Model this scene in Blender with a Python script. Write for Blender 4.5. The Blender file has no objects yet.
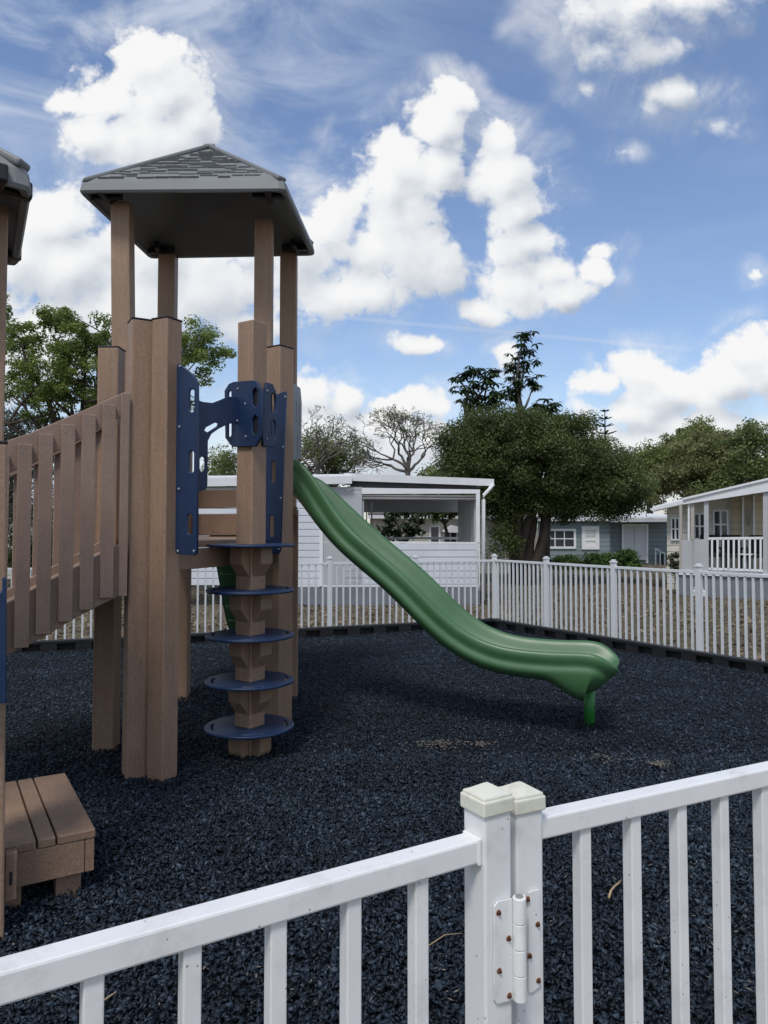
import bpy, bmesh, math, random
import numpy as np
from mathutils import Vector, Matrix, Euler

random.seed(7)
rng = np.random.default_rng(7)
R = math.radians
sc = bpy.context.scene
COL = sc.collection

# ------------------------------------------------------------------ camera
F, HZ, EYE = 745.0, 526.0, 1.6
PITCH = R(2.3)
PPY = HZ - F * math.tan(PITCH)      # image row of the optical axis
cam = bpy.data.cameras.new('camera')
cam.sensor_fit = 'VERTICAL'
cam.sensor_height = 36.0
cam.shift_y = -(512.0 - PPY) / 1024.0
cam.lens = F / 1024.0 * 36.0
cam.clip_start = 0.05
cam.clip_end = 3000
camo = bpy.data.objects.new('camera', cam)
COL.objects.link(camo)
camo.location = (0, 0, EYE)
camo.rotation_euler = (R(90) + PITCH, 0, 0)
sc.camera = camo
CP, SP = math.cos(PITCH), math.sin(PITCH)


def ray(px, py):
    a, b = (px - 384.0) / F, (PPY - py) / F
    return Vector((a, CP - b * SP, b * CP + SP))


def at(px, py, Y):
    r = ray(px, py)
    return Vector((0, 0, EYE)) + r * (Y / r.y)


def ground(px, py, z=0.0):
    r = ray(px, py)
    return Vector((0, 0, EYE)) + r * ((z - EYE) / r.z)


def onp(px, py, P, d):
    """point of the pixel ray on the vertical plane through P along d (2D)"""
    r = ray(px, py)
    t = (P[0] * d[1] - P[1] * d[0]) / (r.x * d[1] - r.y * d[0])
    return Vector((0, 0, EYE)) + r * t


# ------------------------------------------------------------------ materials
def new_mat(name):
    m = bpy.data.materials.new(name)
    m.use_nodes = True
    nt = m.node_tree
    return m, nt, nt.nodes['Principled BSDF']


def N(nt, typ, **kw):
    n = nt.nodes.new(typ)
    for k, v in kw.items():
        if k in n.inputs.keys():
            n.inputs[k].default_value = v
        else:
            setattr(n, k, v)
    return n


def ramp(nt, src, stops):
    r = N(nt, 'ShaderNodeValToRGB')
    e = r.color_ramp.elements
    while len(e) < len(stops):
        e.new(0.5)
    for i, (p, c) in enumerate(stops):
        e[i].position = p
        e[i].color = (c[0], c[1], c[2], 1)
    nt.links.new(src, r.inputs[0])
    return r.outputs[0]


def surf(name, base, var=0.12, scale=6.0, rough=0.5, bump=0.0, bscale=60.0, spec=0.5, dirt=0.0, dirtcol=(0.2, 0.19, 0.17),
         speck=0.0, island=0.0, stretch=None, wear=0.0, wearcol=(1, 1, 1), dots=0.0):
    """plain procedural surface: base colour with large & fine noise, optional dirt spots, speckles, bump"""
    m, nt, b = new_mat(name)
    L = nt.links.new
    tc = N(nt, 'ShaderNodeTexCoord')
    src = tc.outputs['Object']
    if stretch:
        mp = N(nt, 'ShaderNodeMapping')
        mp.inputs['Scale'].default_value = stretch
        L(src, mp.inputs['Vector'])
        src = mp.outputs[0]
    n1 = N(nt, 'ShaderNodeTexNoise', Scale=scale, Detail=6.0, Roughness=0.6)
    L(src, n1.inputs['Vector'])
    lo = [max(0, c * (1 - var)) for c in base]
    hi = [min(1, c * (1 + var)) for c in base]
    col = ramp(nt, n1.outputs['Fac'], [(0.3, lo), (0.7, hi)])
    if speck > 0:
        n2 = N(nt, 'ShaderNodeTexNoise', Scale=scale * 28, Detail=2.0)
        L(src, n2.inputs['Vector'])
        f = ramp(nt, n2.outputs['Fac'], [(0.35, (1 - speck,) * 3), (0.65, (1 + speck,) * 3)])
        mx = N(nt, 'ShaderNodeMixRGB', blend_type='MULTIPLY')
        mx.inputs[0].default_value = 1
        L(col, mx.inputs[1]); L(f, mx.inputs[2])
        col = mx.outputs[0]
    if stretch:
        mp2 = N(nt, 'ShaderNodeMapping'); mp2.inputs['Scale'].default_value = (14, 14, .7)
        L(tc.outputs['Object'], mp2.inputs['Vector'])
        ns = N(nt, 'ShaderNodeTexNoise', Scale=2.2, Detail=7.0, Roughness=.7); L(mp2.outputs[0], ns.inputs['Vector'])
        f = ramp(nt, ns.outputs['Fac'], [(0.3, (.87, .87, .88)), (0.5, (1, 1, 1)), (0.72, (1.14, 1.13, 1.12))])
        mx = N(nt, 'ShaderNodeMixRGB', blend_type='MULTIPLY'); mx.inputs[0].default_value = 1
        L(col, mx.inputs[1]); L(f, mx.inputs[2])
        col = mx.outputs[0]
    if dirt > 0:
        n3 = N(nt, 'ShaderNodeTexNoise', Scale=scale * 2.3, Detail=8.0, Roughness=0.7)
        L(src, n3.inputs['Vector'])
        f = ramp(nt, n3.outputs['Fac'], [(0.52, (0, 0, 0)), (0.75, (dirt,) * 3)])
        mx = N(nt, 'ShaderNodeMixRGB')
        L(f, mx.inputs[0]); L(col, mx.inputs[1])
        mx.inputs[2].default_value = (*dirtcol, 1)
        col = mx.outputs[0]
    if island > 0:
        g = N(nt, 'ShaderNodeNewGeometry')
        f = ramp(nt, g.outputs['Random Per Island'], [(0, (1 - island,) * 3), (1, (1 + island,) * 3)])
        mx = N(nt, 'ShaderNodeMixRGB', blend_type='MULTIPLY')
        mx.inputs[0].default_value = 1
        L(col, mx.inputs[1]); L(f, mx.inputs[2])
        col = mx.outputs[0]
    if dots > 0:
        v = N(nt, 'ShaderNodeTexVoronoi', Scale=90.0)
        L(src, v.inputs['Vector'])
        sel = N(nt, 'ShaderNodeMath', operation='LESS_THAN'); L(v.outputs['Distance'], sel.inputs[0]); sel.inputs[1].default_value = .17
        sp_ = N(nt, 'ShaderNodeSeparateXYZ'); L(v.outputs['Color'], sp_.inputs[0])
        few = N(nt, 'ShaderNodeMath', operation='LESS_THAN'); L(sp_.outputs[0], few.inputs[0]); few.inputs[1].default_value = .07
        both = N(nt, 'ShaderNodeMath', operation='MULTIPLY'); L(sel.outputs[0], both.inputs[0]); L(few.outputs[0], both.inputs[1])
        am_ = N(nt, 'ShaderNodeMath', operation='MULTIPLY'); L(both.outputs[0], am_.inputs[0]); am_.inputs[1].default_value = dots
        mx = N(nt, 'ShaderNodeMixRGB'); L(am_.outputs[0], mx.inputs[0]); L(col, mx.inputs[1]); mx.inputs[2].default_value = (.16, .15, .13, 1)
        col = mx.outputs[0]
    if wear > 0:
        bv = N(nt, 'ShaderNodeBevel', Radius=0.014); bv.samples = 4
        g_ = N(nt, 'ShaderNodeNewGeometry')
        dt = N(nt, 'ShaderNodeVectorMath', operation='DOT_PRODUCT'); L(bv.outputs[0], dt.inputs[0]); L(g_.outputs['True Normal'], dt.inputs[1])
        ed = ramp(nt, dt.outputs['Value'], [(.90, (1, 1, 1)), (.985, (0, 0, 0))])
        nw = N(nt, 'ShaderNodeTexNoise', Scale=38.0, Detail=6.0, Roughness=.7); L(tc.outputs['Object'], nw.inputs['Vector'])
        nwr = ramp(nt, nw.outputs['Fac'], [(.42, (0, 0, 0)), (.62, (wear,) * 3)])
        mm = N(nt, 'ShaderNodeMixRGB', blend_type='MULTIPLY'); mm.inputs[0].default_value = 1
        L(ed, mm.inputs[1]); L(nwr, mm.inputs[2])
        mx = N(nt, 'ShaderNodeMixRGB'); L(mm.outputs[0], mx.inputs[0]); L(col, mx.inputs[1]); mx.inputs[2].default_value = (*wearcol, 1)
        col = mx.outputs[0]
    L(col, b.inputs['Base Color'])
    rr = N(nt, 'ShaderNodeMapRange')
    rr.inputs['To Min'].default_value = max(0, rough - 0.1)
    rr.inputs['To Max'].default_value = min(1, rough + 0.12)
    L(n1.outputs['Fac'], rr.inputs['Value'])
    L(rr.outputs[0], b.inputs['Roughness'])
    b.inputs['Specular IOR Level'].default_value = spec
    if bump > 0:
        nb = N(nt, 'ShaderNodeTexNoise', Scale=bscale, Detail=5.0)
        L(src, nb.inputs['Vector'])
        bp = N(nt, 'ShaderNodeBump', Strength=bump, Distance=0.01)
        L(nb.outputs['Fac'], bp.inputs['Height'])
        L(bp.outputs[0], b.inputs['Normal'])
    return m


def siding(name, base, pitch=0.11, rough=0.5, vertical=False, dirt=0.08):
    """lap siding: real relief through bump, faint grime"""
    m, nt, b = new_mat(name)
    L = nt.links.new
    tc = N(nt, 'ShaderNodeTexCoord')
    sx = N(nt, 'ShaderNodeSeparateXYZ')
    L(tc.outputs['Object'], sx.inputs[0])
    mu = N(nt, 'ShaderNodeMath', operation='DIVIDE')
    L(sx.outputs['X' if vertical else 'Z'], mu.inputs[0]); mu.inputs[1].default_value = pitch
    fr = N(nt, 'ShaderNodeMath', operation='FRACT')
    L(mu.outputs[0], fr.inputs[0])
    hgt = ramp(nt, fr.outputs[0], [(0, (1, 1, 1)), (0.86, (0.25, 0.25, 0.25)), (0.9, (0, 0, 0)), (1, (1, 1, 1))])
    bp = N(nt, 'ShaderNodeBump', Strength=1.0, Distance=0.022)
    bp.inputs['Strength'].default_value = .6
    L(hgt, bp.inputs['Height']); L(bp.outputs[0], b.inputs['Normal'])
    n1 = N(nt, 'ShaderNodeTexNoise', Scale=1.3, Detail=8.0, Roughness=0.7)
    L(tc.outputs['Object'], n1.inputs['Vector'])
    col = ramp(nt, n1.outputs['Fac'], [(0.3, [c * (1 - dirt * 2) for c in base]), (0.62, base)])
    seam = ramp(nt, fr.outputs[0], [(0, (1, 1, 1)), (0.86, (1, 1, 1)), (0.9, (0.8, 0.8, 0.8)), (0.94, (0.8, 0.8, 0.8)), (1, (1, 1, 1))])
    mx = N(nt, 'ShaderNodeMixRGB', blend_type='MULTIPLY'); mx.inputs[0].default_value = 1
    L(col, mx.inputs[1]); L(seam, mx.inputs[2])
    L(mx.outputs[0], b.inputs['Base Color'])
    b.inputs['Roughness'].default_value = rough
    return m


def leafmat(name, dark, light, trans=0.25, rough=0.45):
    m, nt, b = new_mat(name)
    L = nt.links.new
    g = N(nt, 'ShaderNodeNewGeometry')
    tc = N(nt, 'ShaderNodeTexCoord')
    n1 = N(nt, 'ShaderNodeTexNoise', Scale=1.1, Detail=3.0)
    L(tc.outputs['Object'], n1.inputs['Vector'])
    ad = N(nt, 'ShaderNodeMath', operation='MULTIPLY_ADD')
    L(g.outputs['Random Per Island'], ad.inputs[0]); ad.inputs[1].default_value = 0.55
    sb = N(nt, 'ShaderNodeMath', operation='MULTIPLY_ADD')
    L(n1.outputs['Fac'], sb.inputs[0]); sb.inputs[1].default_value = 1.5; sb.inputs[2].default_value = -0.52
    L(sb.outputs[0], ad.inputs[2])
    col = ramp(nt, ad.outputs[0], [(0.05, dark), (0.95, light)])
    L(col, b.inputs['Base Color'])
    b.inputs['Roughness'].default_value = rough
    b.inputs['Specular IOR Level'].default_value = 0.35
    tr = N(nt, 'ShaderNodeBsdfTranslucent')
    L(col, tr.inputs['Color'])
    mx = N(nt, 'ShaderNodeMixShader'); mx.inputs[0].default_value = trans
    L(b.outputs[0], mx.inputs[1]); L(tr.outputs[0], mx.inputs[2])
    L(mx.outputs[0], nt.nodes['Material Output'].inputs['Surface'])
    return m


M = {}
M['lumber'] = surf('brown_lumber', (0.298, 0.194, 0.130), 0.13, 3.0, 0.55, 0.25, 180, 0.4, speck=0.10, dirt=0.45, dirtcol=(0.31, 0.215, 0.155), stretch=(1, 1, 0.6), wear=0.8, wearcol=(0.40, 0.30, 0.23))
M['lumber_end'] = surf('brown_board', (0.27, 0.175, 0.117), 0.14, 4.0, 0.5, 0.2, 160, 0.4, speck=0.16, island=0.08, wear=.6, wearcol=(.36, .27, .2))
M['bridge'] = surf('mauve_board', (0.272, 0.190, 0.148), 0.12, 4.0, 0.5, 0.2, 160, 0.4, speck=0.10, island=0.07, wear=.6, wearcol=(.38, .29, .235))
M['blackcap'] = surf('black_cap', (0.012, 0.014, 0.02), 0.1, 6, 0.5)
M['blue'] = surf('blue_plastic', (0.0085, 0.027, 0.078), 0.15, 5.0, 0.42, 0.12, 220, 0.45, speck=0.08, dirt=0.15, dirtcol=(0.05, 0.07, 0.12))
M['green'] = surf('green_plastic', (0.058, 0.148, 0.060), 0.10, 3.0, 0.38, 0.05, 200, 0.5, dirt=0.35, dirtcol=(0.10, 0.165, 0.11), )
M['greenpost'] = surf('green_paint', (0.03, 0.2, 0.035), 0.08, 6.0, 0.35, 0.0)
M['roofgrey'] = surf('grey_roof_plastic', (0.20, 0.21, 0.213), 0.12, 3.0, 0.5, 0.1, 150, 0.4, dirt=0.3, dirtcol=(0.22, 0.225, 0.22))
M['shingle'] = surf('grey_shingle', (0.21, 0.22, 0.222), 0.14, 7.0, 0.5, 0.1, 150, 0.4, dirt=0.4, dirtcol=(0.27, 0.275, 0.27), island=0.12, wear=.8, wearcol=(.42, .43, .43))
M['greypanel'] = surf('grey_panel', (0.17, 0.18, 0.2), 0.12, 5, 0.45)
M['bolt'] = surf('steel_bolt', (0.3, 0.32, 0.36), 0.1, 30, 0.35)
M['white'] = surf('white_fence_paint', (0.785, 0.785, 0.775), 0.05, 5.0, 0.42, 0.03, 120, 0.5, dirt=0.6, dirtcol=(0.52, 0.515, 0.49), dots=.75)
M['farwhite'] = surf('white_picket_paint', (0.66, 0.68, 0.69), 0.04, 5.0, 0.45, 0.0, dirt=0.12, dirtcol=(0.55, 0.55, 0.52))
M['creamcap'] = surf('cream_cap_plastic', (0.69, 0.68, 0.58), 0.06, 14.0, 0.5, 0.06, 150, dirt=0.45, dirtcol=(0.42, 0.41, 0.30))
M['rust'] = surf('rusty_steel', (0.085, 0.035, 0.02), 0.6, 120.0, 0.75, 0.4, 300, 0.2)
M['rustedge'] = surf('rust_stain', (0.36, 0.20, 0.12), 0.4, 150.0, 0.7)
M['kerb'] = surf('black_kerb_plastic', (0.013, 0.014, 0.017), 0.2, 8.0, 0.5, 0.15, 90, 0.4)
M['kerbhole'] = surf('black_recess', (0.006, 0.006, 0.007), 0.1, 8.0, 0.7)
M['siding_white'] = siding('white_siding', (0.60, 0.63, 0.67), 0.14)
M['siding_cream'] = siding('cream_siding', (0.66, 0.635, 0.55), 0.16)
M['siding_tan'] = siding('tan_siding', (0.50, 0.42, 0.28), 0.17)
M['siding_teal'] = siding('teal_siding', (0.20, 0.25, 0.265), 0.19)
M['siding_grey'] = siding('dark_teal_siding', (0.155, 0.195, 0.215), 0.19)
M['trim'] = surf('white_trim', (0.74, 0.75, 0.76), 0.06, 3.0, 0.45, dirt=0.2, dirtcol=(0.5, 0.5, 0.47))
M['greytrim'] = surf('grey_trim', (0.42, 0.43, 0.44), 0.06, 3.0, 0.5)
M['taupe'] = surf('taupe_trim', (0.38, 0.35, 0.31), 0.08, 3.0, 0.55)
M['blindgrey'] = surf('rolled_blind', (0.26, 0.25, 0.245), 0.15, 3.0, 0.7)
M['skirt'] = surf('grey_skirting', (0.165, 0.18, 0.205), 0.15, 3.0, 0.75, 0.2, 40, dirt=0.3, dirtcol=(0.12, 0.12, 0.12))
M['roofwhite'] = surf('white_metal_roof', (0.70, 0.71, 0.72), 0.05, 1.5, 0.5, dirt=0.3, dirtcol=(0.48, 0.48, 0.46))
M['roofdark'] = surf('grey_shingle_roof', (0.15, 0.145, 0.14), 0.25, 4.0, 0.85, 0.4, 40)
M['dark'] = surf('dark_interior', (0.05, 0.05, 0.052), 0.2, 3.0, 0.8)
M['black'] = surf('black_paint', (0.012, 0.012, 0.013), 0.2, 8.0, 0.45)
M['blackcloth'] = surf('black_cushion', (0.012, 0.012, 0.014), 0.3, 12.0, 0.85)
M['door'] = surf('pale_door', (0.55, 0.57, 0.60), 0.05, 4.0, 0.45)
M['beigedoor'] = surf('beige_door', (0.36, 0.32, 0.24), 0.06, 4.0, 0.5)
M['lens'] = surf('frosted_lens', (0.7, 0.7, 0.66), 0.05, 4.0, 0.3)
M['brick'] = surf('reddish_pot', (0.22, 0.09, 0.06), 0.2, 10.0, 0.7)
M['bark'] = surf('dark_bark', (0.075, 0.06, 0.05), 0.35, 5.0, 0.9, 0.6, 25, 0.2, stretch=(3, 3, 0.6))
M['greybark'] = surf('grey_bark', (0.15, 0.135, 0.12), 0.3, 5.0, 0.9, 0.4, 25, 0.2, stretch=(3, 3, 0.6))
M['twig'] = surf('dry_twig', (0.36, 0.26, 0.15), 0.25, 30.0, 0.8)
M['concrete'] = surf('pale_concrete', (0.33, 0.32, 0.30), 0.15, 3.0, 0.85, 0.2, 60)
M['oakleaf'] = leafmat('oak_leaf', (0.06, 0.105, 0.025), (0.30, 0.37, 0.10), 0.45)
M['darkleaf'] = leafmat('dark_leaf', (0.032, 0.05, 0.016), (0.165, 0.20, 0.064), 0.36)
M['bigleaf'] = leafmat('glossy_leaf', (0.012, 0.026, 0.010), (0.065, 0.105, 0.04), 0.2, 0.3)
M['paleleaf'] = leafmat('pale_leaf', (0.08, 0.115, 0.03), (0.28, 0.32, 0.10), 0.45)
M['oliveleaf'] = leafmat('olive_leaf', (0.10, 0.115, 0.045), (0.34, 0.34, 0.145), 0.45)
M['greyleaf'] = leafmat('grey_leaf', (0.045, 0.055, 0.035), (0.15, 0.155, 0.10), 0.25)
M['midleaf'] = leafmat('mid_leaf', (0.08, 0.115, 0.04), (0.29, 0.33, 0.125), 0.45)
M['hedgeleaf'] = leafmat('hedge_leaf', (0.02, 0.05, 0.012), (0.11, 0.19, 0.04), 0.25)
M['plumleaf'] = leafmat('plumeria_leaf', (0.014, 0.028, 0.014), (0.05, 0.075, 0.03), 0.12)
M['pine'] = leafmat('pine_needle', (0.012, 0.026, 0.016), (0.035, 0.055, 0.03), 0.1)


def glassmat():
    m, nt, b = new_mat('window_glass')
    b.inputs['Base Color'].default_value = (0.045, 0.05, 0.06, 1)
    b.inputs['Roughness'].default_value = 0.08
    b.inputs['Specular IOR Level'].default_value = 0.6
    tc = N(nt, 'ShaderNodeTexCoord')
    n = N(nt, 'ShaderNodeTexNoise', Scale=2.0)
    nt.links.new(tc.outputs['Object'], n.inputs['Vector'])
    bp = N(nt, 'ShaderNodeBump', Strength=0.05, Distance=0.05)
    nt.links.new(n.outputs['Fac'], bp.inputs['Height'])
    nt.links.new(bp.outputs[0], b.inputs['Normal'])
    return m


M['glass'] = glassmat()


def mulchmat(chips):
    m, nt, b = new_mat('rubber_chip' if chips else 'mulch_bed')
    L = nt.links.new
    tc = N(nt, 'ShaderNodeTexCoord')
    big = N(nt, 'ShaderNodeTexNoise', Scale=0.9, Detail=5.0, Roughness=0.65)
    L(tc.outputs['Object'], big.inputs['Vector'])
    if chips:
        g = N(nt, 'ShaderNodeNewGeometry')
        col = ramp(nt, g.outputs['Random Per Island'],
                   [(0.0, (0.0035, 0.0070, 0.0115)), (0.5, (0.0100, 0.0182, 0.0300)), (0.88, (0.0235, 0.0395, 0.061)), (1.0, (0.066, 0.091, 0.122))])
    else:
        v = N(nt, 'ShaderNodeTexVoronoi', Scale=55.0)
        L(tc.outputs['Object'], v.inputs['Vector'])
        col = ramp(nt, v.outputs['Color'], [(0.1, (0.004, 0.007, 0.011)), (0.6, (0.012, 0.018, 0.029)), (0.95, (0.03, 0.043, 0.064))])
        bp = N(nt, 'ShaderNodeBump', Strength=1.0, Distance=0.03)
        L(v.outputs['Distance'], bp.inputs['Height']); L(bp.outputs[0], b.inputs['Normal'])
    f = ramp(nt, big.outputs['Fac'], [(0.32, (0.55, 0.56, 0.6)), (0.5, (1, 1, 1)), (0.68, (1.6, 1.55, 1.45))])
    mx = N(nt, 'ShaderNodeMixRGB', blend_type='MULTIPLY'); mx.inputs[0].default_value = 1
    L(col, mx.inputs[1]); L(f, mx.inputs[2])
    L(mx.outputs[0], b.inputs['Base Color'])
    b.inputs['Roughness'].default_value = 0.58
    b.inputs['Specular IOR Level'].default_value = 0.38
    return m


M['chip'] = mulchmat(True)
M['mulch'] = mulchmat(False)


def lawnmat():
    m, nt, b = new_mat('dry_lawn')
    L = nt.links.new
    tc = N(nt, 'ShaderNodeTexCoord')
    n1 = N(nt, 'ShaderNodeTexNoise', Scale=0.6, Detail=8.0, Roughness=0.7)
    n2 = N(nt, 'ShaderNodeTexNoise', Scale=14.0, Detail=6.0, Roughness=0.8)
    L(tc.outputs['Object'], n1.inputs['Vector']); L(tc.outputs['Object'], n2.inputs['Vector'])
    a = ramp(nt, n1.outputs['Fac'], [(0.35, (0.125, 0.105, 0.075)), (0.55, (0.155, 0.13, 0.09)), (0.7, (0.105, 0.11, 0.055))])
    f = ramp(nt, n2.outputs['Fac'], [(0.3, (0.55, 0.55, 0.55)), (0.7, (1.4, 1.4, 1.35))])
    mx = N(nt, 'ShaderNodeMixRGB', blend_type='MULTIPLY'); mx.inputs[0].default_value = 1
    L(a, mx.inputs[1]); L(f, mx.inputs[2])
    L(mx.outputs[0], b.inputs['Base Color'])
    b.inputs['Roughness'].default_value = 0.95
    bp = N(nt, 'ShaderNodeBump', Strength=0.8, Distance=0.05)
    L(n2.outputs['Fac'], bp.inputs['Height']); L(bp.outputs[0], b.inputs['Normal'])
    return m


M['lawn'] = lawnmat()
M['litter'] = leafmat('fallen_leaf', (0.09, 0.065, 0.04), (0.30, 0.23, 0.155), 0.1, 0.8)
M['blade'] = leafmat('grass_blade', (0.06, 0.065, 0.03), (0.16, 0.145, 0.085), 0.2, 0.7)
M['debris'] = leafmat('tan_debris', (0.035, 0.032, 0.03), (0.20, 0.18, 0.15), 0.0, 0.9)


# ------------------------------------------------------------------ object helpers
def tag(o, label=None, cat=None, group=None, kind=None):
    if label: o['label'] = label
    if cat: o['category'] = cat
    if group: o['group'] = group
    if kind: o['kind'] = kind
    return o


def empty(name, loc, label, cat, group=None):
    o = bpy.data.objects.new(name, None)
    o.empty_display_size = 0.2
    o.location = loc
    COL.objects.link(o)
    return tag(o, label, cat, group)


def origin_of(o):
    v = Vector((0, 0, 0))
    while o is not None:
        v = v + o.location
        o = o.parent
    return v


def link_mesh(name, me, mat, parent=None, loc=None):
    o = bpy.data.objects.new(name, me)
    if mat is not None:
        me.materials.append(mat)
    COL.objects.link(o)
    if parent is not None:
        o.parent = parent
        off = origin_of(parent)
        me.transform(Matrix.Translation(-off))
    elif loc is not None:
        me.transform(Matrix.Translation(-Vector(loc)))
        o.location = loc
    return o


def rotz(a):
    return Matrix.Rotation(a, 3, 'Z')


class MB:
    def __init__(self):
        self.bm = bmesh.new()

    def box(self, c, size, rot=None, bevel=0.0):
        """c centre, size full sizes, rot = 3x3 matrix or z angle in radians"""
        if rot is None: rot = Matrix.Identity(3)
        elif not isinstance(rot, Matrix): rot = rotz(rot)
        hx, hy, hz = size[0] / 2, size[1] / 2, size[2] / 2
        t = bmesh.new()
        bmesh.ops.create_cube(t, size=1.0)
        for v in t.verts:
            v.co = Vector((v.co.x * 2 * hx, v.co.y * 2 * hy, v.co.z * 2 * hz))
        if bevel > 0:
            bmesh.ops.bevel(t, geom=t.edges[:], offset=min(bevel, hx * .9, hy * .9, hz * .9), segments=2, affect='EDGES', profile=0.5)
        for v in t.verts:
            v.co = rot @ v.co + Vector(c)
        self._add(t)
        return self

    def _add(self, t):
        me = bpy.data.meshes.new('tmp')
        t.to_mesh(me); t.free()
        self.bm.from_mesh(me)
        bpy.data.meshes.remove(me)

    def bar(self, p0, p1, w, d, up=(0, 0, 1), bevel=0.0):
        """rectangular bar from p0 to p1; w across (horizontal), d along up"""
        p0, p1 = Vector(p0), Vector(p1)
        x = (p1 - p0).normalized()
        u = Vector(up)
        y = u.cross(x).normalized()
        z = x.cross(y).normalized()
        rot = Matrix((x, y, z)).transposed()
        return self.box((p0 + p1) / 2, ((p1 - p0).length, w, d), rot, bevel)

    def tube(self, pts, radii, seg=10, cap=True):
        pts = [Vector(p) for p in pts]
        if not hasattr(radii, '__len__'): radii = [radii] * len(pts)
        rings = []
        for i, p in enumerate(pts):
            a = pts[max(i - 1, 0)]; b = pts[min(i + 1, len(pts) - 1)]
            t = (b - a).normalized()
            ref = Vector((0, 0, 1)) if abs(t.z) < 0.9 else Vector((1, 0, 0))
            u = t.cross(ref).normalized(); v = t.cross(u)
            rings.append([self.bm.verts.new(p + (u * math.cos(2 * math.pi * k / seg) + v * math.sin(2 * math.pi * k / seg)) * radii[i]) for k in range(seg)])
        for i in range(len(rings) - 1):
            for k in range(seg):
                f = self.bm.faces.new((rings[i][k], rings[i][(k + 1) % seg], rings[i + 1][(k + 1) % seg], rings[i + 1][k]))
                f.smooth = True
        if cap:
            self.bm.faces.new(rings[0][::-1]); self.bm.faces.new(rings[-1])
        return self

    def prism(self, poly, thick, bevel=0.0):
        """poly = list of 3D points (planar), thick = extrusion vector"""
        t = bmesh.new()
        a = [t.verts.new(Vector(p)) for p in poly]
        b = [t.verts.new(Vector(p) + Vector(thick)) for p in poly]
        n = len(poly)
        t.faces.new(a[::-1]); t.faces.new(b)
        for i in range(n):
            t.faces.new((a[i], a[(i + 1) % n], b[(i + 1) % n], b[i]))
        bmesh.ops.recalc_face_normals(t, faces=t.faces[:])
        if bevel > 0:
            bmesh.ops.bevel(t, geom=t.edges[:], offset=bevel, segments=2, affect='EDGES', profile=0.5)
        self._add(t)
        return self

    def face(self, pts):
        self.bm.faces.new([self.bm.verts.new(Vector(p)) for p in pts])
        return self

    def build(self, name, mat, parent=None, loc=None, smooth=False):
        me = bpy.data.meshes.new(name)
        bmesh.ops.recalc_face_normals(self.bm, faces=self.bm.faces[:])
        self.bm.to_mesh(me); self.bm.free()
        if smooth:
            for p in me.polygons: p.use_smooth = True
        return link_mesh(name, me, mat, parent, loc)


def plate(name, outline, holes, thick, mat, parent, frame, bevel=0.004):
    """flat cut panel with holes. outline/holes: lists of (u,v); frame = (origin, udir, vdir)"""
    cu = bpy.data.curves.new('cut', 'CURVE')
    cu.dimensions = '2D'; cu.fill_mode = 'BOTH'
    cu.extrude = thick / 2 - bevel; cu.bevel_depth = bevel; cu.bevel_resolution = 1
    cu.offset = -bevel
    for ring in [outline] + holes:
        s = cu.splines.new('POLY')
        s.points.add(len(ring) - 1)
        for p, (u, v) in zip(s.points, ring): p.co = (u, v, 0, 1)
        s.use_cyclic_u = True
    ob = bpy.data.objects.new('cut', cu)
    COL.objects.link(ob)
    dg = bpy.context.evaluated_depsgraph_get()
    dg.update()
    me = bpy.data.meshes.new_from_object(ob.evaluated_get(dg))
    me.materials.clear()
    bpy.data.objects.remove(ob); bpy.data.curves.remove(cu)
    o, u, v = Vector(frame[0]), Vector(frame[1]).normalized(), Vector(frame[2]).normalized()
    w = u.cross(v)
    rot = Matrix((u, v, w)).transposed().to_4x4()
    me.transform(Matrix.Translation(o) @ rot)
    me.name = name
    return link_mesh(name, me, mat, parent)


def slot(cu_, cv, w, h, n=6):
    """vertical stadium hole"""
    r = w / 2
    pts = []
    for k in range(n + 1):
        a = math.pi * k / n
        pts.append((cu_ + r * math.cos(a), cv + h / 2 - r + r * math.sin(a)))
    for k in range(n + 1):
        a = math.pi + math.pi * k / n
        pts.append((cu_ + r * math.cos(a), cv - h / 2 + r + r * math.sin(a)))
    return pts


def rrect(u0, v0, u1, v1, r, n=4):
    pts = []
    for cx, cy, a0 in ((u1 - r, v1 - r, 0), (u0 + r, v1 - r, 90), (u0 + r, v0 + r, 180), (u1 - r, v0 + r, 270)):
        for k in range(n + 1):
            a = R(a0 + 90 * k / n)
            pts.append((cx + r * math.cos(a), cy + r * math.sin(a)))
    return pts


def np_mesh(name, verts, faces, mat, parent=None, loc=None, smooth=False):
    """verts (n,3), faces (m,k) equal sized"""
    me = bpy.data.meshes.new(name)
    nv, (nf, k) = len(verts), faces.shape
    me.vertices.add(nv)
    me.vertices.foreach_set('co', np.asarray(verts, dtype=np.float32).ravel())
    me.loops.add(nf * k)
    me.loops.foreach_set('vertex_index', faces.astype(np.int32).ravel())
    me.polygons.add(nf)
    me.polygons.foreach_set('loop_start', np.arange(0, nf * k, k, dtype=np.int32))
    me.polygons.foreach_set('loop_total', np.full(nf, k, dtype=np.int32))
    me.update(calc_edges=True)
    return link_mesh(name, me, mat, parent, loc)


# ------------------------------------------------------------------ directions of the playground (30 degree grid)
DB = Vector((-0.866, -0.5, 0))     # along the bridge, away from the tall tower
DN = Vector((0.5, -0.866, 0))      # bridge near side normal, towards the camera
UP = Vector((0, 0, 1))

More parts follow.
